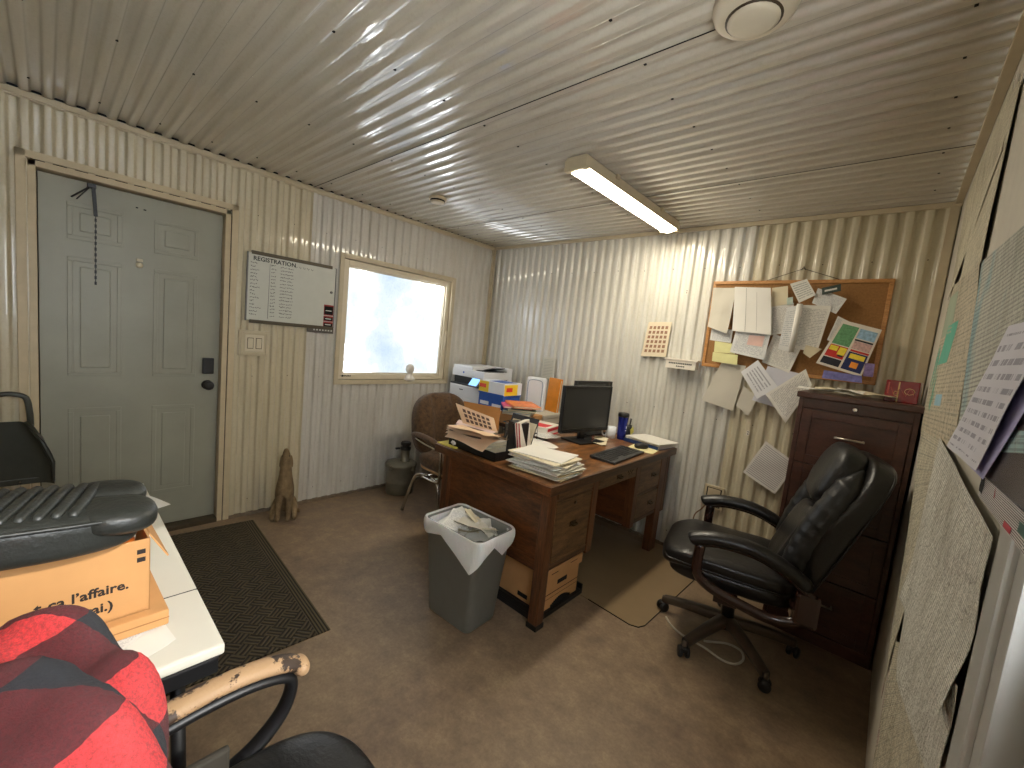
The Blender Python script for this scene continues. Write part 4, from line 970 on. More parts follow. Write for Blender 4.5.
for s in (-1, 1):
    b = MB(m_lea2); 
    def bol(u, v, s=s):
        z = .05+.60*u; a = v*2*PI; r_ = .058+.0016*math.sin(u*60+v*9)+.0025*noise.noise(Vector((u*24, v*5, s)))+.012*math.sin(PI*u); yy = s*(.205-.03*max(0, u-.7)/.3)
        return bk_(.045+.02*math.sin(PI*u)+r_*math.cos(a)*.8*min(1, 8*u*(1-u)+.05), yy+r_*math.sin(a)*min(1, 8*u*(1-u)+.05), z)
    b.grid(bol, 90, 14, closev=True); b.build('side_bolster', ec)
    b = MB(m_lea); b.tube(smoothpath([bk_(-.045, s*.262, .03), bk_(-.048, s*.270, .34), bk_(-.050, s*.240, .62), bk_(-.05, s*.15, .695), bk_(-.05, 0, .705)], 6), .004, 6); b.build('back_piping', ec)
    y = s*.315
    b = MB(m_arm)
    loop = smoothpath([(.165, y, .600), (.168, y, .52), (.160, y, .455), (.10, y, .408), (-.03, y, .375), (-.15, y, .358), (-.245, y, .385), (-.245, y, .45)], 7)
    b.tube(loop, [.024]*len(loop), 14, squash=(.85, 1.0))
    b.tube(smoothpath([(.17, y, .600), (.08, y, .622), (-.06, y, .618), (-.18, y, .575), (-.30, y, .50)], 6), .020, 12, squash=(1, .8))
    b.b2((-.315, y-.022*1, .38), (-.225, y+.022, .52), bev=.014); b.b2((-.30, min(y, y-s*.08), .38), (-.22, max(y, y-s*.08), .44), bev=.005)
    b.b2((-.02, min(y, y-s*.12), .345), (.08, max(y, y-s*.12), .372), bev=.004)
    b.build('arm', ec)
    b = MB(m_lea); b.tube(smoothpath([(.215, y, .608), (.19, y, .622), (.10, y, .645), (-.04, y, .646), (-.17, y, .605), (-.27, y, .545)], 6), [.016, .027, .033, .036]+[.037]*20+[.034]*6+[.026], 14, squash=(1.1, .85)); b.build('arm_pad', ec)

# ------------------------------------------------------------------ filing cabinet
fc = empty('filing_cabinet', (3.203, 3.275, 0), 'tall dark cherry wood filing cabinet in the back right corner', 'cabinet')
cw, cd, chh = .485, .43, 1.345
def cb2(name, mats, boxes, parent=fc, bev=.003):
    b = MB(*mats)
    for q in boxes: b.b2(q[:3], q[3:6], q[6] if len(q) > 6 else 0, bev)
    return b.build(name, parent)
hw, yf = cw/2, -.205
cb2('cabinet_body', [m_cab, m_dark], [(-hw, yf+.02, .05, hw, yf+.42, chh-.03), (-hw, yf, .05, -hw+.022, yf+.02, chh-.03), (hw-.022, yf, .05, hw, yf+.02, chh-.03), (-hw+.01, yf-.002, 0, hw-.01, yf+.41, .055), (-hw, yf-.010, 0, hw, yf+.01, .065)])
cb2('cabinet_top', [m_cab], [(-hw-.012, yf-.018, chh-.032, hw+.008, yf+.425, chh)], bev=.006)
cb2('top_rail', [m_cab], [(-hw+.02, yf+.002, chh-.085, hw-.02, yf+.02, chh-.03)])
b = MB(m_chrome); b.lathe([(.011, 0), (.011, .005), (.008, .007)], (0, yf+.001, chh-.060), rot=rotx(PI/2), n=16); b.build('lock', fc)
zt = chh-.090; dh = .292
for k in range(4):
    z1_ = zt-k*(dh+.006); z0_ = z1_-dh; w0, w1 = -hw+.024, hw-.024
    d_ = cb2('drawer', [m_cab], [(w0, yf+.004, z0_, w1, yf+.02, z1_), (w0, yf-.004, z0_, w0+.045, yf+.006, z1_), (w1-.045, yf-.004, z0_, w1, yf+.006, z1_), (w0+.045, yf-.004, z0_, w1-.045, yf+.006, z0_+.045), (w0+.045, yf-.004, z1_-.045, w1-.045, yf+.006, z1_)], bev=.002)
    b = MB(m_brush); zc = (z0_+z1_)/2+.02; b.tube([(-.062, yf-.026, zc), (.062, yf-.026, zc)], .0055, 8)
    for s in (-1, 1): b.tube([(s*.055, yf+.004, zc), (s*.055, yf-.026, zc)], .005, 8)
    b.build('drawer_pull', d_)
ct_ = chh
cbx = empty('tin_box', (3.372, 3.30, ct_), 'dark red printed box standing at the right end of the cabinet top', 'box', rz=-.12)
b = MB(simple('crimson_tin', (128, 22, 26), .25, var=.25, coat=.5)); b.b2((-.065, -.06, 0), (.065, .06, .112), bev=.004); b.build('box_body', cbx)
b = MB(simple('gold_print', (226, 190, 130), .4), simple('pale_red_print', (190, 90, 80), .4))
b.b2((-.016, -.0612, .0), (-.010, -.0602, .105), 0); b.b2((-.056, -.0612, .04), (-.050, -.0602, .10), 1)
b.tube([(-.055+.012*k, -.0608, .055+.022*math.sin(k*1.9)) for k in range(10)], .0018, 5, 1); b.tube([(-.02+.01*math.cos(k), -.0612, .045+.012*math.sin(k)) for k in range(7)], .0016, 5, 0); b.tube([(.0+.02*math.cos(k*.8)+.03, -.0612, .06+.016*math.sin(k*.8)) for k in range(9)], .0014, 5, 0)
b.build('printed_ornament', cbx)
random.seed(21)
for k, (x, y, w, d, m_, lab) in enumerate(((3.07, 3.24, .26, .20, m_paper, 'white sheet lying lowest on the left of the cabinet top'), (3.10, 3.29, .20, .15, m_cream, 'crinkled cream sheet in the middle of the cabinet top'), (3.24, 3.26, .22, .16, m_cream, 'long yellowed sheet lying in front of the red box on the cabinet top'), (3.16, 3.20, .12, .09, m_paper, 'small torn white slip at the front edge of the cabinet top'))):
    b = MB(m_); b.quadsheet([(-w/2, d/2, 0), (w/2, d/2, 0), (w/2, -d/2, 0), (-w/2, -d/2, 0)], (0, 0, 1), wave=.034, seed=k+5)
    o = b.build('loose_sheet', origin=False); o.location = (x, y, ct_+.001+k*.004); o.rotation_euler = (0, 0, random.uniform(-.35, .25)); tag(o, lab, 'paper')

# ------------------------------------------------------------------ cork board and papers on the back wall
YB = L-.011
ck = empty('cork_board', (2.770, YB, 1.415), 'wide pine-framed cork notice board on the back wall covered in papers', 'notice board')
bw, bh_ = .965, .605
b = MB(m_cork); b.b2((-bw/2+.01, -.010, .01), (bw/2-.01, -.001, bh_-.01)); b.build('cork_panel', ck)
b = MB(m_pine)
for q in ((-bw/2, -.018, 0, bw/2, 0, .022), (-bw/2, -.018, bh_-.022, bw/2, 0, bh_), (-bw/2, -.018, .022, -bw/2+.022, 0, bh_-.022), (bw/2-.022, -.018, .022, bw/2, 0, bh_-.022)): b.b2(q[:3], q[3:], bev=.003)
b.build('board_frame', ck)
b = MB(m_black); b.tube([(-.16, -.002, bh_), (.04, -.002, bh_+.072), (.235, -.002, bh_+.0)], .0018, 5); b.tube([(.03, -.002, bh_+.065), (.04, -.004, bh_+.085), (.05, -.002, bh_+.065)], .003, 5); b.build('hanging_wire', ck)
LAY = [0]
def pinned(name, px, m_, label, cat='paper', curl=.0, wave=.004, off=None, extra=None, group=None):
    LAY[0] += 1
    y = YB-.020-.0032*LAY[0] if off is None else YB-off
    q = [at(a, b_, 'y', y) for a, b_ in px]
    mb = MB(m_, *(extra[0] if extra else ()))
    mb.quadsheet(q, (0, -1, 0), wave=wave, seed=LAY[0], curl=curl, nu=12, nv=12)
    if extra:
        for (u0_, v0_, u1_, v1_, mi) in extra[1]:
            def f(u, v, e=0):
                uu, vv = u0_+(u1_-u0_)*u, v0_+(v1_-v0_)*v
                p = q[3]*(1-uu)*(1-vv)+q[2]*uu*(1-vv)+q[1]*uu*vv+q[0]*(1-uu)*vv
                w = wave*(.5+.5*noise.noise(Vector((uu*2.3+LAY[0]*3.1, vv*2.3, LAY[0]*1.7))))+curl*((1-vv)**3)
                return p+Vector((0, -1, 0))*(w+.0013+.0002*mi)
            mb.grid(f, 6, 6, mi)
    return tag(mb.build(name), label, cat, group)
S = simple
pinned('wall_paper_sheet', [(722, 362), (746, 366), (733, 411), (702, 400)], m_greyp, 'beige blank sheet hanging below the left corner of the cork board', off=.024, wave=.01)
pinned('wall_paper_sheet', [(744, 386), (758, 398), (748, 416), (736, 405)], m_greyp, 'small grey slip peeping out right of the beige sheet below the board', off=.02)
pinned('wall_paper_sheet', [(768, 366), (802, 374), (790, 412), (752, 400)], S('pale_lavender_paper', (208, 208, 216), .7, var=.05), 'lavender-white sheet hanging under the white envelope below the board', off=.030, wave=.008)
pinned('typed_sheet', [(774, 334), (803, 344), (789, 373), (762, 362)], m_letter, 'typed sheet sloping down at the bottom middle of the cork board')
pinned('typed_sheet', [(771, 306), (794, 303), (792, 332), (768, 336)], m_letter, 'typed sheet right of the big white brochure on the cork board')
pinned('thin_card', [(772, 288), (788, 286), (788, 304), (771, 307)], m_cream, 'cream card pinned at the top right of the big white brochure')
pinned('green_slip', [(787, 298), (793, 297), (793, 304), (787, 305)], S('pale_green_slip', (190, 206, 192), .7), 'tiny pale green slip peeping out above the rolled paper')
pinned('folded_sheet', [(712, 327), (733, 330), (731, 343), (710, 340)], m_form, 'short crumpled sheet at the left edge of the cork board below the folded white paper')
pinned('folded_sheet', [(714, 288), (737, 288), (728, 334), (709, 327)], m_greyp, 'folded grey-white paper bulging at the top left corner of the cork board', curl=.02, wave=.018)
pinned('yellow_note', [(715, 341), (735, 344), (735, 354), (714, 352)], S('yellow_note_paper', (226, 222, 160), .7, var=.08), 'upper of two pale yellow notes at the lower left of the cork board')
pinned('yellow_note', [(713, 352), (738, 355), (737, 365), (712, 361)], S('yellow_note_paper', (226, 222, 160), .7), 'lower and wider of two pale yellow notes at the lower left of the cork board')
pinned('receipt_sheet', [(736, 331), (771, 333), (764, 360), (730, 352)], m_form, 'grey receipt sheet with a pink slip under the big white brochure', extra=([S('pale_pink_paper', (232, 196, 184), .7)], [(.42, .46, .86, .86, 1)]))
pinned('brochure', [(735, 287), (771, 288), (772, 335), (733, 331)], m_paper, 'big white folded brochure at the upper left of the cork board', curl=.016, wave=.010, extra=([S('crease_grey', (176, 174, 166), .7)], [(.33, .02, .345, .98, 1), (.62, .05, .63, .9, 1)]))
pinned('typed_sheet', [(838, 316), (850, 322), (842, 345), (827, 340)], m_letter, 'narrow typed sheet half hidden left of the colourful flyer')
pinned('typed_sheet', [(818, 288), (847, 299), (836, 314), (812, 303)], m_form, 'small tilted form at the top middle of the cork board')
pinned('typed_sheet', [(800, 305), (832, 306), (817, 353), (789, 347)], m_letter, 'large typed letter in the middle of the cork board')
pinned('torn_sheet', [(806, 345), (822, 349), (810, 358), (803, 353)], m_cream, 'torn cream corner below the large typed letter')
pinned('small_card', [(790, 284), (807, 279), (816, 295), (799, 303)], m_card, 'small tilted card with blue writing at the top of the cork board')
pinned('label_sticker', [(822, 288), (841, 284), (841, 291), (822, 295)], S('dark_green_label', (52, 66, 58), .5), 'small dark green label beside the top frame of the cork board', 'label', extra=([m_paper], [(.15, .35, .8, .6, 1)]))
# rolled paper
ry = YB-.020-.0032*LAY[0]-.02
rp = MB(m_form, m_paper); p0, p1 = at(800, 304, 'y', ry), at(791, 352, 'y', ry)
rp.tube([p0, p1], .016, 16, 1); q = [at(a, c_, 'y', ry) for a, c_ in ((787, 308), (799, 305), (791, 352), (778, 349))]; rp.quadsheet(q, (0, -1, 0), wave=.004)
tag(rp.build('rolled_document'), 'document with a rolled white edge hanging in the middle of the cork board', 'paper')
LAY[0] += 6
pinned('envelope', [(758, 360), (778, 387), (757, 399), (741, 372)], printed('envelope_print', (230, 230, 232), (60, 60, 80), 7, .55, .15, 4), 'white printed envelope hanging tilted across the lower edge of the board', 'envelope')
pinned('letter_sheet', [(806, 369), (812, 385), (786, 423), (766, 394)], m_letter, 'large typed page hanging tilted from the bottom of the board beside the cabinet', wave=.012, curl=.01)
fx = [S('flyer_green', (98, 152, 104), .5, var=.4, scale=70), S('flyer_light_blue', (152, 188, 214), .5, var=.4, scale=70), S('flyer_pink_grey', (206, 170, 164), .5, var=.4, scale=70), S('flyer_red', (196, 44, 36), .5, var=.15), S('flyer_black', (30, 30, 42), .5, var=.4, scale=30), S('flyer_navy', (28, 40, 92), .5, var=.3), S('flyer_yellow', (236, 212, 60), .5, var=.2, scale=50), S('flyer_orange', (240, 150, 50), .5, var=.2)]
pinned('flyer', [(843, 320), (882, 330), (861, 377), (816, 363)], m_white, 'colourful advertising flyer with green, blue, red and black blocks on the cork board', 'flyer', wave=.006,
       extra=(fx, [(.06, .50, .48, .93, 1), (.52, .72, .95, .92, 2), (.53, .50, .95, .66, 3), (.52, .665, .95, .70, 5), (.54, .44, .96, .48, 4), (.06, .22, .48, .48, 4), (.08, .36, .27, .46, 7), (.30, .30, .47, .46, 7), (.33, .26, .45, .40, 5), (.06, .05, .48, .20, 5), (.53, .05, .96, .43, 6), (.58, .30, .92, .40, 7), (.68, .12, .84, .24, 8), (.12, .08, .32, .16, 2)]))
pinned('photo_strip', [(824, 370), (862, 376), (862, 383), (822, 378)], S('violet_blue_photo', (110, 110, 170), .4, var=.5, scale=30), 'blue-violet photo strip along the bottom frame of the cork board', 'photo')
pinned('photo_strip', [(865, 363), (875, 364), (873, 377), (863, 376)], S('violet_portrait_photo', (128, 110, 160), .4, var=.5, scale=40), 'small violet photo card in the bottom right corner of the cork board', 'photo')
pinned('fallen_notice', [(766, 441), (797, 464), (775, 494), (743, 472)], printed('notice_print', (226, 222, 214), (70, 74, 100), 20, .66, .06, 5), 'tilted typed notice hanging low on the back wall left of the cabinet', off=.018, wave=.008)
pinned('dotted_calendar', [(649, 322), (672, 322), (666, 357), (641, 356)], S('cream_calendar_sheet', (220, 206, 178), .7, var=.03), 'cream year calendar with small square pictures on the back wall', 'calendar', off=.016,
       extra=([S('calendar_picture_tan', (150, 112, 88), .6, var=.4, scale=60)], [(.10+.17*i, .12+.135*j, .21+.17*i, .205+.135*j, 1) for i in range(5) for j in range(6)]))
pinned('price_list', [(544, 357), (555, 358), (553, 379), (541, 378)], printed('thin_price_list', (206, 202, 186), (120, 120, 110), 14, .6, .1, 3), 'small faint notice on the back wall above the orange binder', off=.014)
# small wall shelf with lettering
sh = empty('wall_shelf', at(683, 361, 'y', L-.05), 'small white wall box with a lettered front left of the cork board', 'shelf')
b = MB(m_white); b.b2((-.105, -.05, .0), (.105, .042, .012), bev=.003); b.b2((-.095, -.045, -.055), (.095, -.035, 0), bev=.002); b.b2((-.09, -.035, -.05), (.09, .042, 0), bev=.002); b.build('shelf_box', sh)
b = MB(m_ink)
sh.scale = (1.15, 1, 1.1)
for i in range(13): b.b2((-.075+i*.0115, -.0462, -.024), (-.067+i*.0115, -.0452, -.014))
b.build('lettering', sh); b = MB(m_ink)
for i in range(5): b.b2((-.025+i*.011, -.0462, -.042), (-.017+i*.011, -.0452, -.034))
b.build('lettering', sh)
# small hook plates on the wall
for (px, py, lab) in ((687, 292, 'tiny wall hook plate left of the cork board'), (748, 433, 'tiny wall hook plate below the hanging papers')):
    c_ = at(px, py, 'y', L-.012); b = MB(m_white, m_dark); b.box(c_, (.020, .004, .034), 0, bev=.001); b.box(c_+Vector((0, -.003, .008)), (.008, .003, .006), 1); b.box(c_+Vector((0, -.003, -.007)), (.008, .003, .006), 1)
    tag(b.build('wall_hook'), lab, 'hook')
# power outlet with plug and cord
oc_ = at(712, 500, 'y', L-.012)
ot = empty('power_outlet', (oc_.x+.01, L-.012, oc_.z-.055), 'cream wall power outlet with a brown plug behind the black leather chair', 'outlet')
b = MB(m_trim, m_dark); b.b2((-.065, -.02, 0), (.065, 0, .165), 0, bev=.004); b.b2((-.05, -.0205, .015), (.05, -.0195, .15), 1); b.b2((-.042, -.023, .02), (.042, -.019, .145), 0, bev=.002); b.build('outlet_box', ot)
b = MB(simple('brown_plug', (120, 84, 50), .5)); b.box((-.03, -.04, .04), (.028, .035, .03), 0, rotz(.3), bev=.005); b.tube(smoothpath([(-.03, -.05, .03), (-.06, -.05, -.02), (-.10, -.04, -.08), (-.12, -.02, -.2), (-.2, -.01, -.30)], 5), .0045, 7); b.build('plug_cord', ot)

# ------------------------------------------------------------------ paper on the right wall
RL = [0]
def rmap(name, px, m_, label, cat='map', off=None, wave=.012, curl=0, extra=None, nu=24, nv=24):
    RL[0] += 1
    x = W-.001-.0012*RL[0] if off is None else W-off
    q = [at(a, c_, 'x', x) for a, c_ in px]
    RL0 = RL[0]*2
    mb = MB(m_); mb.quadsheet(q, (-1, 0, 0), thick=.0006, wave=wave, seed=RL[0]*2, curl=curl, nu=nu, nv=nv)
    for (m2, u0_, v0_, u1_, v1_, sk) in (extra or ()):
        mb.mats.append(m2)
        def f(u, v):
            uu, vv = u0_+(u1_-u0_)*u+sk*(1-v), v0_+(v1_-v0_)*v
            p = q[3]*(1-uu)*(1-vv)+q[2]*uu*(1-vv)+q[1]*uu*vv+q[0]*(1-uu)*vv
            w = wave*(.5+.5*noise.noise(Vector((uu*2.3+RL0*3.1, vv*2.3, RL0*1.7))))+curl*((1-vv)**3)
            return p+Vector((-1, 0, 0))*(w+.0012)
        mb.grid(f, 10, 10, len(mb.mats)-1)
    return tag(mb.build(name), label, cat)
rmap('wall_map', [(969, 199), (1019, 74), (1006, 150), (951, 300)], m_mapA, 'faded beige map strip in the top corner against the back wall')
rmap('wall_map', [(1001, 120), (1024, 74), (984, 262), (957, 300)], m_mapA, 'second faded beige map strip beside the bare white wall, right of the corner strip', wave=.010)
rmap('wall_map', [(953, 288), (984, 262), (958, 452), (922, 432)], m_mapC, 'cream gridded map with green patches just above and right of the filing cabinet', wave=.010, extra=((S('map_green', (96, 178, 152), .7, var=.1), .30, .47, .62, .72, -.12), (S('map_sage', (160, 172, 148), .7, var=.1), .05, .66, .45, .93, -.02), (S('map_sky_blue', (150, 190, 204), .7), .40, .20, .60, .27, 0)))
rmap('wall_map', [(925, 430), (947, 445), (914, 580), (884, 700)], m_mapE, 'narrow creased map strip hanging directly beside the black chair back', wave=.012)
rmap('wall_map', [(895, 640), (930, 660), (936, 768), (866, 820)], m_mapE, 'yellowed torn lower map with a peach patch near the floor', wave=.008)
rmap('wall_map', [(944, 438), (1003, 540), (958, 725), (908, 600)], m_mapD, 'large pale township map covering the lower right wall', wave=.014, curl=.01)
rmap('wall_map', [(908, 598), (966, 690), (938, 800), (900, 680)], m_mapD, 'crumpled hanging foot of the pale township map', wave=.012)
rmap('wall_map', [(984, 262), (1044, 212), (1040, 455), (956, 450)], m_mapB, 'blue-tinted land map with dense printing behind the white calendar pages', wave=.006)
XC = .024
def calx(mb, q): pass
m_calR = printed('rotated_calendar_print', (226, 226, 236), (90, 90, 120), 11, .50, .05, 5, inkw=.6)
rmap('hanging_calendar', [(1012, 328), (1082, 322), (986, 480), (949, 446)], S('lavender_paper', (170, 168, 214), .6, var=.04), 'lavender backing sheet under the white calendar page on the right wall', 'calendar', off=.017, wave=.004)
rmap('calendar_page', [(1013, 326), (1064, 312), (978, 471), (949, 446)], m_calR, 'white calendar page with small print hanging on the right wall', 'calendar', off=.024, wave=.006)
def screen_mat():
    return S('glossy_grey_photo_page', (92, 88, 92), .25, var=.5, scale=5)
rmap('dark_poster', [(1050, 372), (1090, 420), (1046, 532), (984, 474)], screen_mat(), 'dark glossy calendar picture at the right edge of the photo', 'poster', off=.012, wave=.003)
rmap('newsprint_flyer', [(984, 475), (1044, 528), (1030, 560), (980, 496)], m_news, 'newsprint flyer with red spots hanging under the dark glossy picture', 'flyer', off=.013, wave=.003, extra=((m_dark, .0, .25, .10, .98, 0), (S('flyer_teal_oval', (70, 110, 104), .5), .80, .35, .95, .7, 0), (S('flyer_red_dot', (190, 50, 70), .5), .62, .06, .74, .28, 0)))

# ------------------------------------------------------------------ folding table with cardboard box
TZ = .742
m_lam = simple('white_laminate_table', (214, 210, 196), .45, var=.05, scale=4)
ft = empty('folding_table', (1.76, .235, 0), 'white-topped table near the camera holding a cardboard box', 'table')
tl, td = 1.16, .64
b = MB(m_lam, m_dark); b.b2((-tl/2, -td/2, TZ-.024), (tl/2-.0, td/2, TZ), 0, bev=.006); b.b2((.325, -td/2, TZ-.001), (.328, td/2, TZ+.0006), 1); b.build('table_top', ft)
b = MB(m_black); b.b2((-tl/2+.01, -td/2+.01, TZ-.06), (tl/2+.002, td/2-.012, TZ-.024), bev=.003); b.build('table_apron', ft)
for sx in (-1, 1):
    for sy in (-1, 1):
        b = MB(m_black); b.tube([(sx*.50, sy*.25, TZ-.04), (sx*.53, sy*.265, 0)], .014, 10); b.build('leg', ft)
# paper sticking off the far end
b = MB(m_paper); b.quadsheet([(-.11, .07, 0), (.11, .07, 0), (.11, -.07, 0), (-.11, -.07, 0)], (0, 0, 1), wave=.008)
o = b.build('loose_sheet', origin=False); o.location = (1.40, .49, TZ+.001); o.rotation_euler = (0, 0, .35); tag(o, 'white sheet sticking over the table edge behind the ribbed cushion', 'paper')
for k, (q, m_, lab) in enumerate((([(118, 642), (150, 606), (176, 640), (140, 664)], m_paper, 'white envelope under the corner of the cardboard box on the table'), ([(92, 640), (150, 610), (158, 622), (104, 668)], m_form, 'printed sheet lying beside the white envelope on the table'))):
    pts = [at(a, c_, 'z', TZ+.002+k*.003) for a, c_ in q]
    b = MB(m_); b.quadsheet(pts, (0, 0, 1), wave=.004, seed=k); tag(b.build('envelope' if k == 0 else 'printed_sheet'), lab, 'envelope' if k == 0 else 'paper')
# flat carton under, open carton on top
BA = -PI/2+.03
def cardbox(e, w, d, h, t=.004):
    b = MB(m_card_board, m_card_in)
    b.b2((0, -d, 0), (w, 0, t), 0)
    for q in ((0, -t, 0, w, 0, h), (0, -d, 0, w, -d+t, h), (0, -d, 0, t, 0, h), (w-t, -d, 0, w, 0, h)): b.b2(q[:3], q[3:], 0, bev=.001)
    return b
# local x runs along the printed face (right to left seen from camera), outside of the face is +y
fb2 = empty('flat_carton', (2.212, .478, TZ+.009), 'flat tan carton under the open cardboard box on the table', 'box', rz=BA)
b = MB(m_card_board, m_card_in); b.b2((0, -.26, 0), (.42, 0, .036), 0, bev=.004); b.b2((.0, -.001, .017), (.42, .001, .019), 1); b.build('carton_body', fb2)
ob = empty('open_cardboard_box', (2.190, .447, TZ+.046), 'open cardboard box printed with French words on the table', 'box', rz=BA)
BHT = .165
b = cardbox(ob, .40, .23, BHT); b.build('box_body', ob)
b = MB(m_card_board); b.box((-.018, -.12, BHT-.03), (.003, .2, .07), 0, roty(.5)); b.build('side_flap', ob)
# lettering on the face (+y side); reading direction is -x
def faceM(x, z): return Matrix(((-1, 0, 0, x), (0, 0, 1, .0008), (0, 1, 0, z), (0, 0, 0, 1)))
b = MB(simple('black_box_print', (34, 26, 22), .7))
b.text('t \u00e7a l\u2019affaire.', .0275, faceM(.168, .064), ext=.0004, bold=.0007); b.build('lettering', ob); b = MB(MATS['black_box_print']); b.text('a vrai.)', .0275, faceM(.133, .028), ext=.0004, bold=.0007)
b.build('lettering', ob); b = MB(MATS['black_box_print']); b.b2((.008, .0004, .134), (.022, .0012, .144)); b.b2((.008, .0004, .116), (.022, .0012, .126)); b.build('printed_mark', ob)
pk = empty('white_packet', (2.06, .30, TZ+.052), 'white shipping packet with a barcode label inside the open cardboard box', 'packet', rz=BA)
b = MB(m_white, m_black); R_ = rotx(.9); c_ = Vector((-.0, -.0, .075)); b.box(c_, (.26, .17, .012), 0, R_, bev=.002)
for i in range(22):
    b.box(c_+R_@Vector((.02-i*.0050, .045, .0068)), (random.choice((.0012, .002, .003)), .055, .001), 1, R_)
for i in range(6): b.box(c_+R_@Vector((.09-i*.012, .0, .0068)), (.007, .004, .001), 1, R_)
b.build('packet_body', pk)
og_ = MB(simple('orange_plastic_wrap', (240, 120, 40), .3, var=.3, scale=20)); og_.se((0, 0, .05), (.035, .030, .06), (.8, .8), disp=lambda p, x, y, z: p*(1+.35*noise.noise(p*40)), nu=28, nv=18)
o = og_.build('orange_bag'); o.location = (2.135, .395, TZ+.115); tag(o, 'orange plastic bag poking out of the near right corner of the cardboard box', 'bag')
# ribbed cushion lying on top of the box
cu = empty('ribbed_cushion', (2.150, .155, TZ+.282), 'charcoal vinyl chair cushion with raised ribs lying across the cardboard box', 'cushion', rz=0)
cu.rotation_euler = (-.085, 0, 0)
m_vin = leather('charcoal_grain_vinyl', (40, 42, 39), .42)
def cud(p, x, y, z):
    # local y = long axis (towards the camera's right), x = across
    top = max(0, z)**.5
    rib = 0
    q = Vector((p.x*(1-.18*max(0, y-.5)), p.y, p.z+rib))
    return q
b = MB(m_vin); b.se((0, 0, 0), (.118, .275, .044), (.42, .40), disp=cud, nu=160, nv=60); b.build('lower_pad', cu)
b = MB(m_vin)
for k in range(21):
    yy = -.255+k*.0222
    b.tube([(-.088, yy+.028, .0375), (-.08, yy+.026, .0430), (-.03, yy+.012, .0445), (.03, yy-.002, .0445), (.082, yy-.016, .0430), (.090, yy-.018, .0375)], [.006, .0085, .0098, .0098, .0085, .006], 10, squash=(1, .85))
b.build('ribbed_panel', cu)
b = MB(m_vin); b.se((-.060, .235, .026), (.055, .060, .024), (.7, .8), nu=30, nv=16); b.se((.050, .238, .020), (.070, .062, .028), (.7, .8), nu=30, nv=16); b.build('end_lobe', cu)
b = MB(m_vin); b.tube(smoothpath([(.118, -.28, .030), (.120, .0, .030), (.112, .20, .030), (.08, .270, .026)], 8), .004, 6); b.build('piping', cu)

# ------------------------------------------------------------------ foreground office chair with check blanket
oc2 = empty('worn_office_chair', (2.665, .46, 0), 'black office chair with peeling tan armrest in the foreground beside the table', 'office chair')
star_base(oc2, m_black, [math.radians(a) for a in (20, 92, 164, 236, 308)], r=.30)
b = MB(m_black); b.lathe([(.028, .12), (.028, .26), (.022, .265), (.022, .40)], n=18); b.b2((-.12, -.12, .385), (.12, .12, .41), bev=.01); b.build('gas_column', oc2)
def seat2(p, x, y, z):
    if z > 0: p = p+Vector((0, 0, -.010*math.cos(x*PI*1.0)*(1-y*y)))
    if y > .5: p = p+Vector((0, 0, -.030*(y-.5)))
    return p*(1+.006*noise.noise(p*16))
b = MB(m_seatpeel); b.se((0, .040, .482), (.245, .285, .050), (.55, .48), disp=seat2, nu=70, nv=30); b.build('seat_cushion', oc2)
b = MB(m_black); b.se((0, .02, .435), (.235, .27, .024), (.4, .4), nu=40, nv=12); b.build('seat_pan', oc2)
b = MB(m_lea); b.tube(smoothpath([(-.225, -.1, .487), (-.236, .15, .484), (-.19, .288, .472), (-.05, .318, .470), (.12, .310, .470), (.2, .25, .478)], 8), .0045, 6); b.build('seat_piping', oc2)
b = MB(m_lea); b.se((0, -.215, .72), (.225, .055, .235), (.5, .5), rot=rotx(.10), nu=40, nv=30); b.b2((-.03, -.27, .40), (.03, -.23, .60), bev=.004); b.build('backrest', oc2)
for s in (-1, 1):
    x = s*.268; yb = -.20 if s < 0 else .0
    b = MB(m_peel); b.tube(smoothpath([(x, -.20, .640), (x, -.10, .668), (x, .02, .690), (x, .14, .690), (x, .22, .672), (x, .258, .650)], 6), [.020]*3+[.027]*24+[.026, .022, .016][:1]*4, 16, squash=(1.1, .62)) if False else b.tube(smoothpath([(x, yb, .640), (x, yb*.5+.0+.02*(s > 0), .668), (x, .04, .690), (x, .13, .690), (x, .20, .674), (x, .235, .652)], 6), .026, 16, squash=(1.0, .62)); b.se((x, .233, .652), (.030, .018, .0185), (.9, .9), nu=20, nv=12); b.build('arm_pad', oc2)
    b = MB(m_black); b.tube(smoothpath([(x, yb, .615), (x, yb*.4+.02*(s > 0), .645), (x, .05, .662), (x, .15, .658), (x, .212, .630), (x, .200, .56), (x, .14, .50), (x, .06, .47), (x, -.02, .455)], 7), .017, 12, squash=(1.2, .75)); b.tube(smoothpath([(x, yb+.01, .61), (x, yb*.8+.01, .54), (x, -.06, .47), (x, .02, .455)], 5), .016, 10, squash=(1.2, .8)); b.b2((min(x, x-s*.10), -.06, .425), (max(x, x-s*.10)+.0, .08, .45), bev=.005); b.build('arm_frame', oc2); b = MB(simple('grey_arm_bracket', (66, 62, 54), .5)); b.b2((x-s*.034-.008, .01, .43), (x-s*.034+.008, .085, .575), bev=.006); b.build('arm_bracket', oc2)
bl = MB(m_plaid)
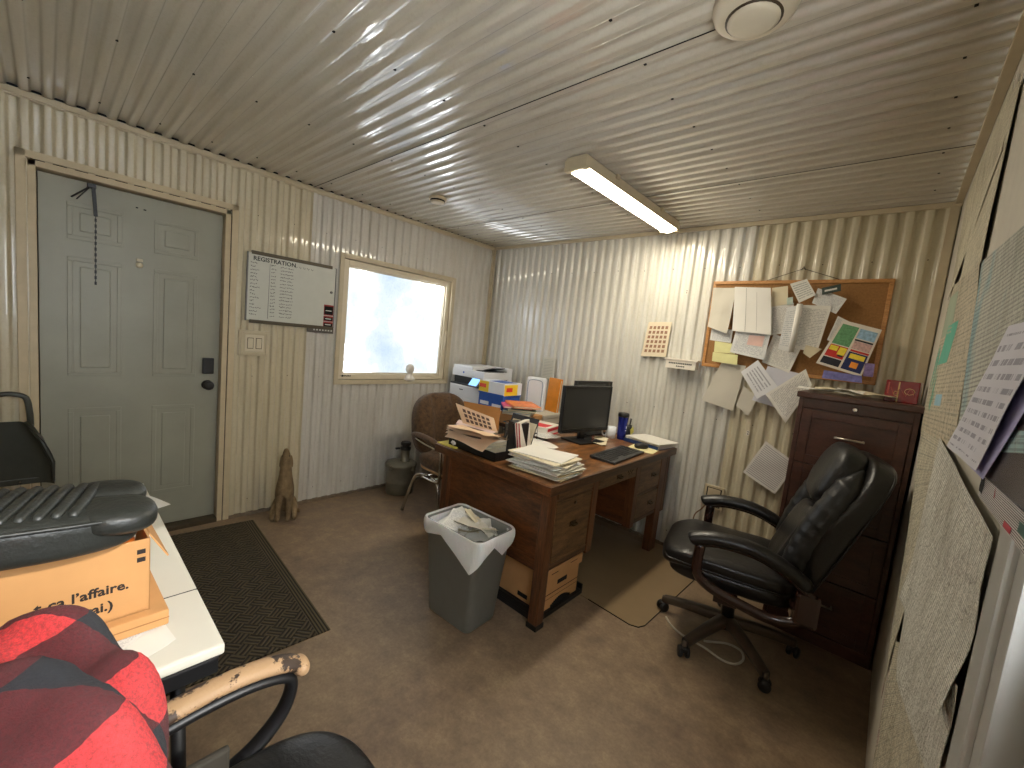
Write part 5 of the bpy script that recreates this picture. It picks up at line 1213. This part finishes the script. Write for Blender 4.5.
def drape(u, v):
    a = u*2*PI
    def pw(x, p): return math.copysign(abs(x)**p, x)
    # v: 0 top centre .. 1 hem
    rim = min(1, v/.34); s_ = math.sin(rim*PI/2)**.9; ztop = .995-(.05+.125*max(0, math.sin(a)))*(1-math.cos(rim*PI/2))
    fall = max(0, (v-.34)/.66)
    flare = 1+.22*fall
    fold = (.032*math.sin(a*5+1.3*v*3)+.018*math.sin(a*9+2.0+4*v)+.02*noise.noise(Vector((math.cos(a)*1.7, math.sin(a)*1.7, v*2.2))))*(.35+fall*.9)
    rx, ry = .300, .165
    x = 2.71+pw(math.cos(a), .62)*(rx*s_*flare+fold*s_); y = .240+pw(math.sin(a), .62)*(ry*s_*flare+fold*s_)
    z = ztop-.50*fall+.018*noise.noise(Vector((x*9, y*9, 3)))+.012*math.sin(x*23+y*9)*(1-fall)
    # diagonal ridge
    sc_ = -.45*x+.90*y; wv = math.sin(sc_*2*PI/.125+2.2*math.sin(x*4)); wv = abs(wv)**.7*math.copysign(1, wv)
    z += (.021*wv+.007*math.sin((x*1.1+y*.5)*40))*(1-.4*fall); y += .010*wv*(1-fall)*(math.sin(a) > 0)*math.sin(a)
    return Vector((x, y, z))
vs = bl.grid(drape, 150, 70, closeu=True, uvs=(13, 7))
# planar-ish check coordinates
uvl = bl.uv
for f in bl.bm.faces:
    for lp in f.loops:
        p = lp.vert.co; c0 = math.atan2(p.y-.262, p.x-2.655)
        lp[uvl].uv = ((-p.x*.78+p.y*.62)/.165, (p.x*.36+p.y*.45-p.z*.82)/.165)
o = bl.build('check_blanket', origin=True); m_ = o.modifiers.new('thick', 'SOLIDIFY'); m_.thickness = .007; m_.offset = 1
tag(o, 'red and black buffalo check fleece blanket draped over the foreground chair back', 'blanket')

# ------------------------------------------------------------------ light
wd = bpy.data.worlds.new('sky'); SC.world = wd; wd.use_nodes = True
bg = wd.node_tree.nodes['Background']; bg.inputs[0].default_value = (.90, .95, 1, 1); bg.inputs[1].default_value = 8.0
su = bpy.data.lights.new('sun', 'SUN'); su.energy = 1.5; su.angle = math.radians(.6); su.color = (1, .93, .82)
so = bpy.data.objects.new('sun', su); COL.objects.link(so); so.rotation_euler = Vector((-.83, -.15, -.55)).to_track_quat('-Z', 'Y').to_euler(); so.location = (8, 2, 5)
SC.view_settings.view_transform = 'Standard'; SC.view_settings.look = 'None'; SC.view_settings.gamma = 1; SC.view_settings.use_curve_mapping = False
SC.view_settings.exposure = 0.9
SC.cycles.use_denoising = True
SC.cycles.max_bounces = 8; SC.cycles.sample_clamp_indirect = 8
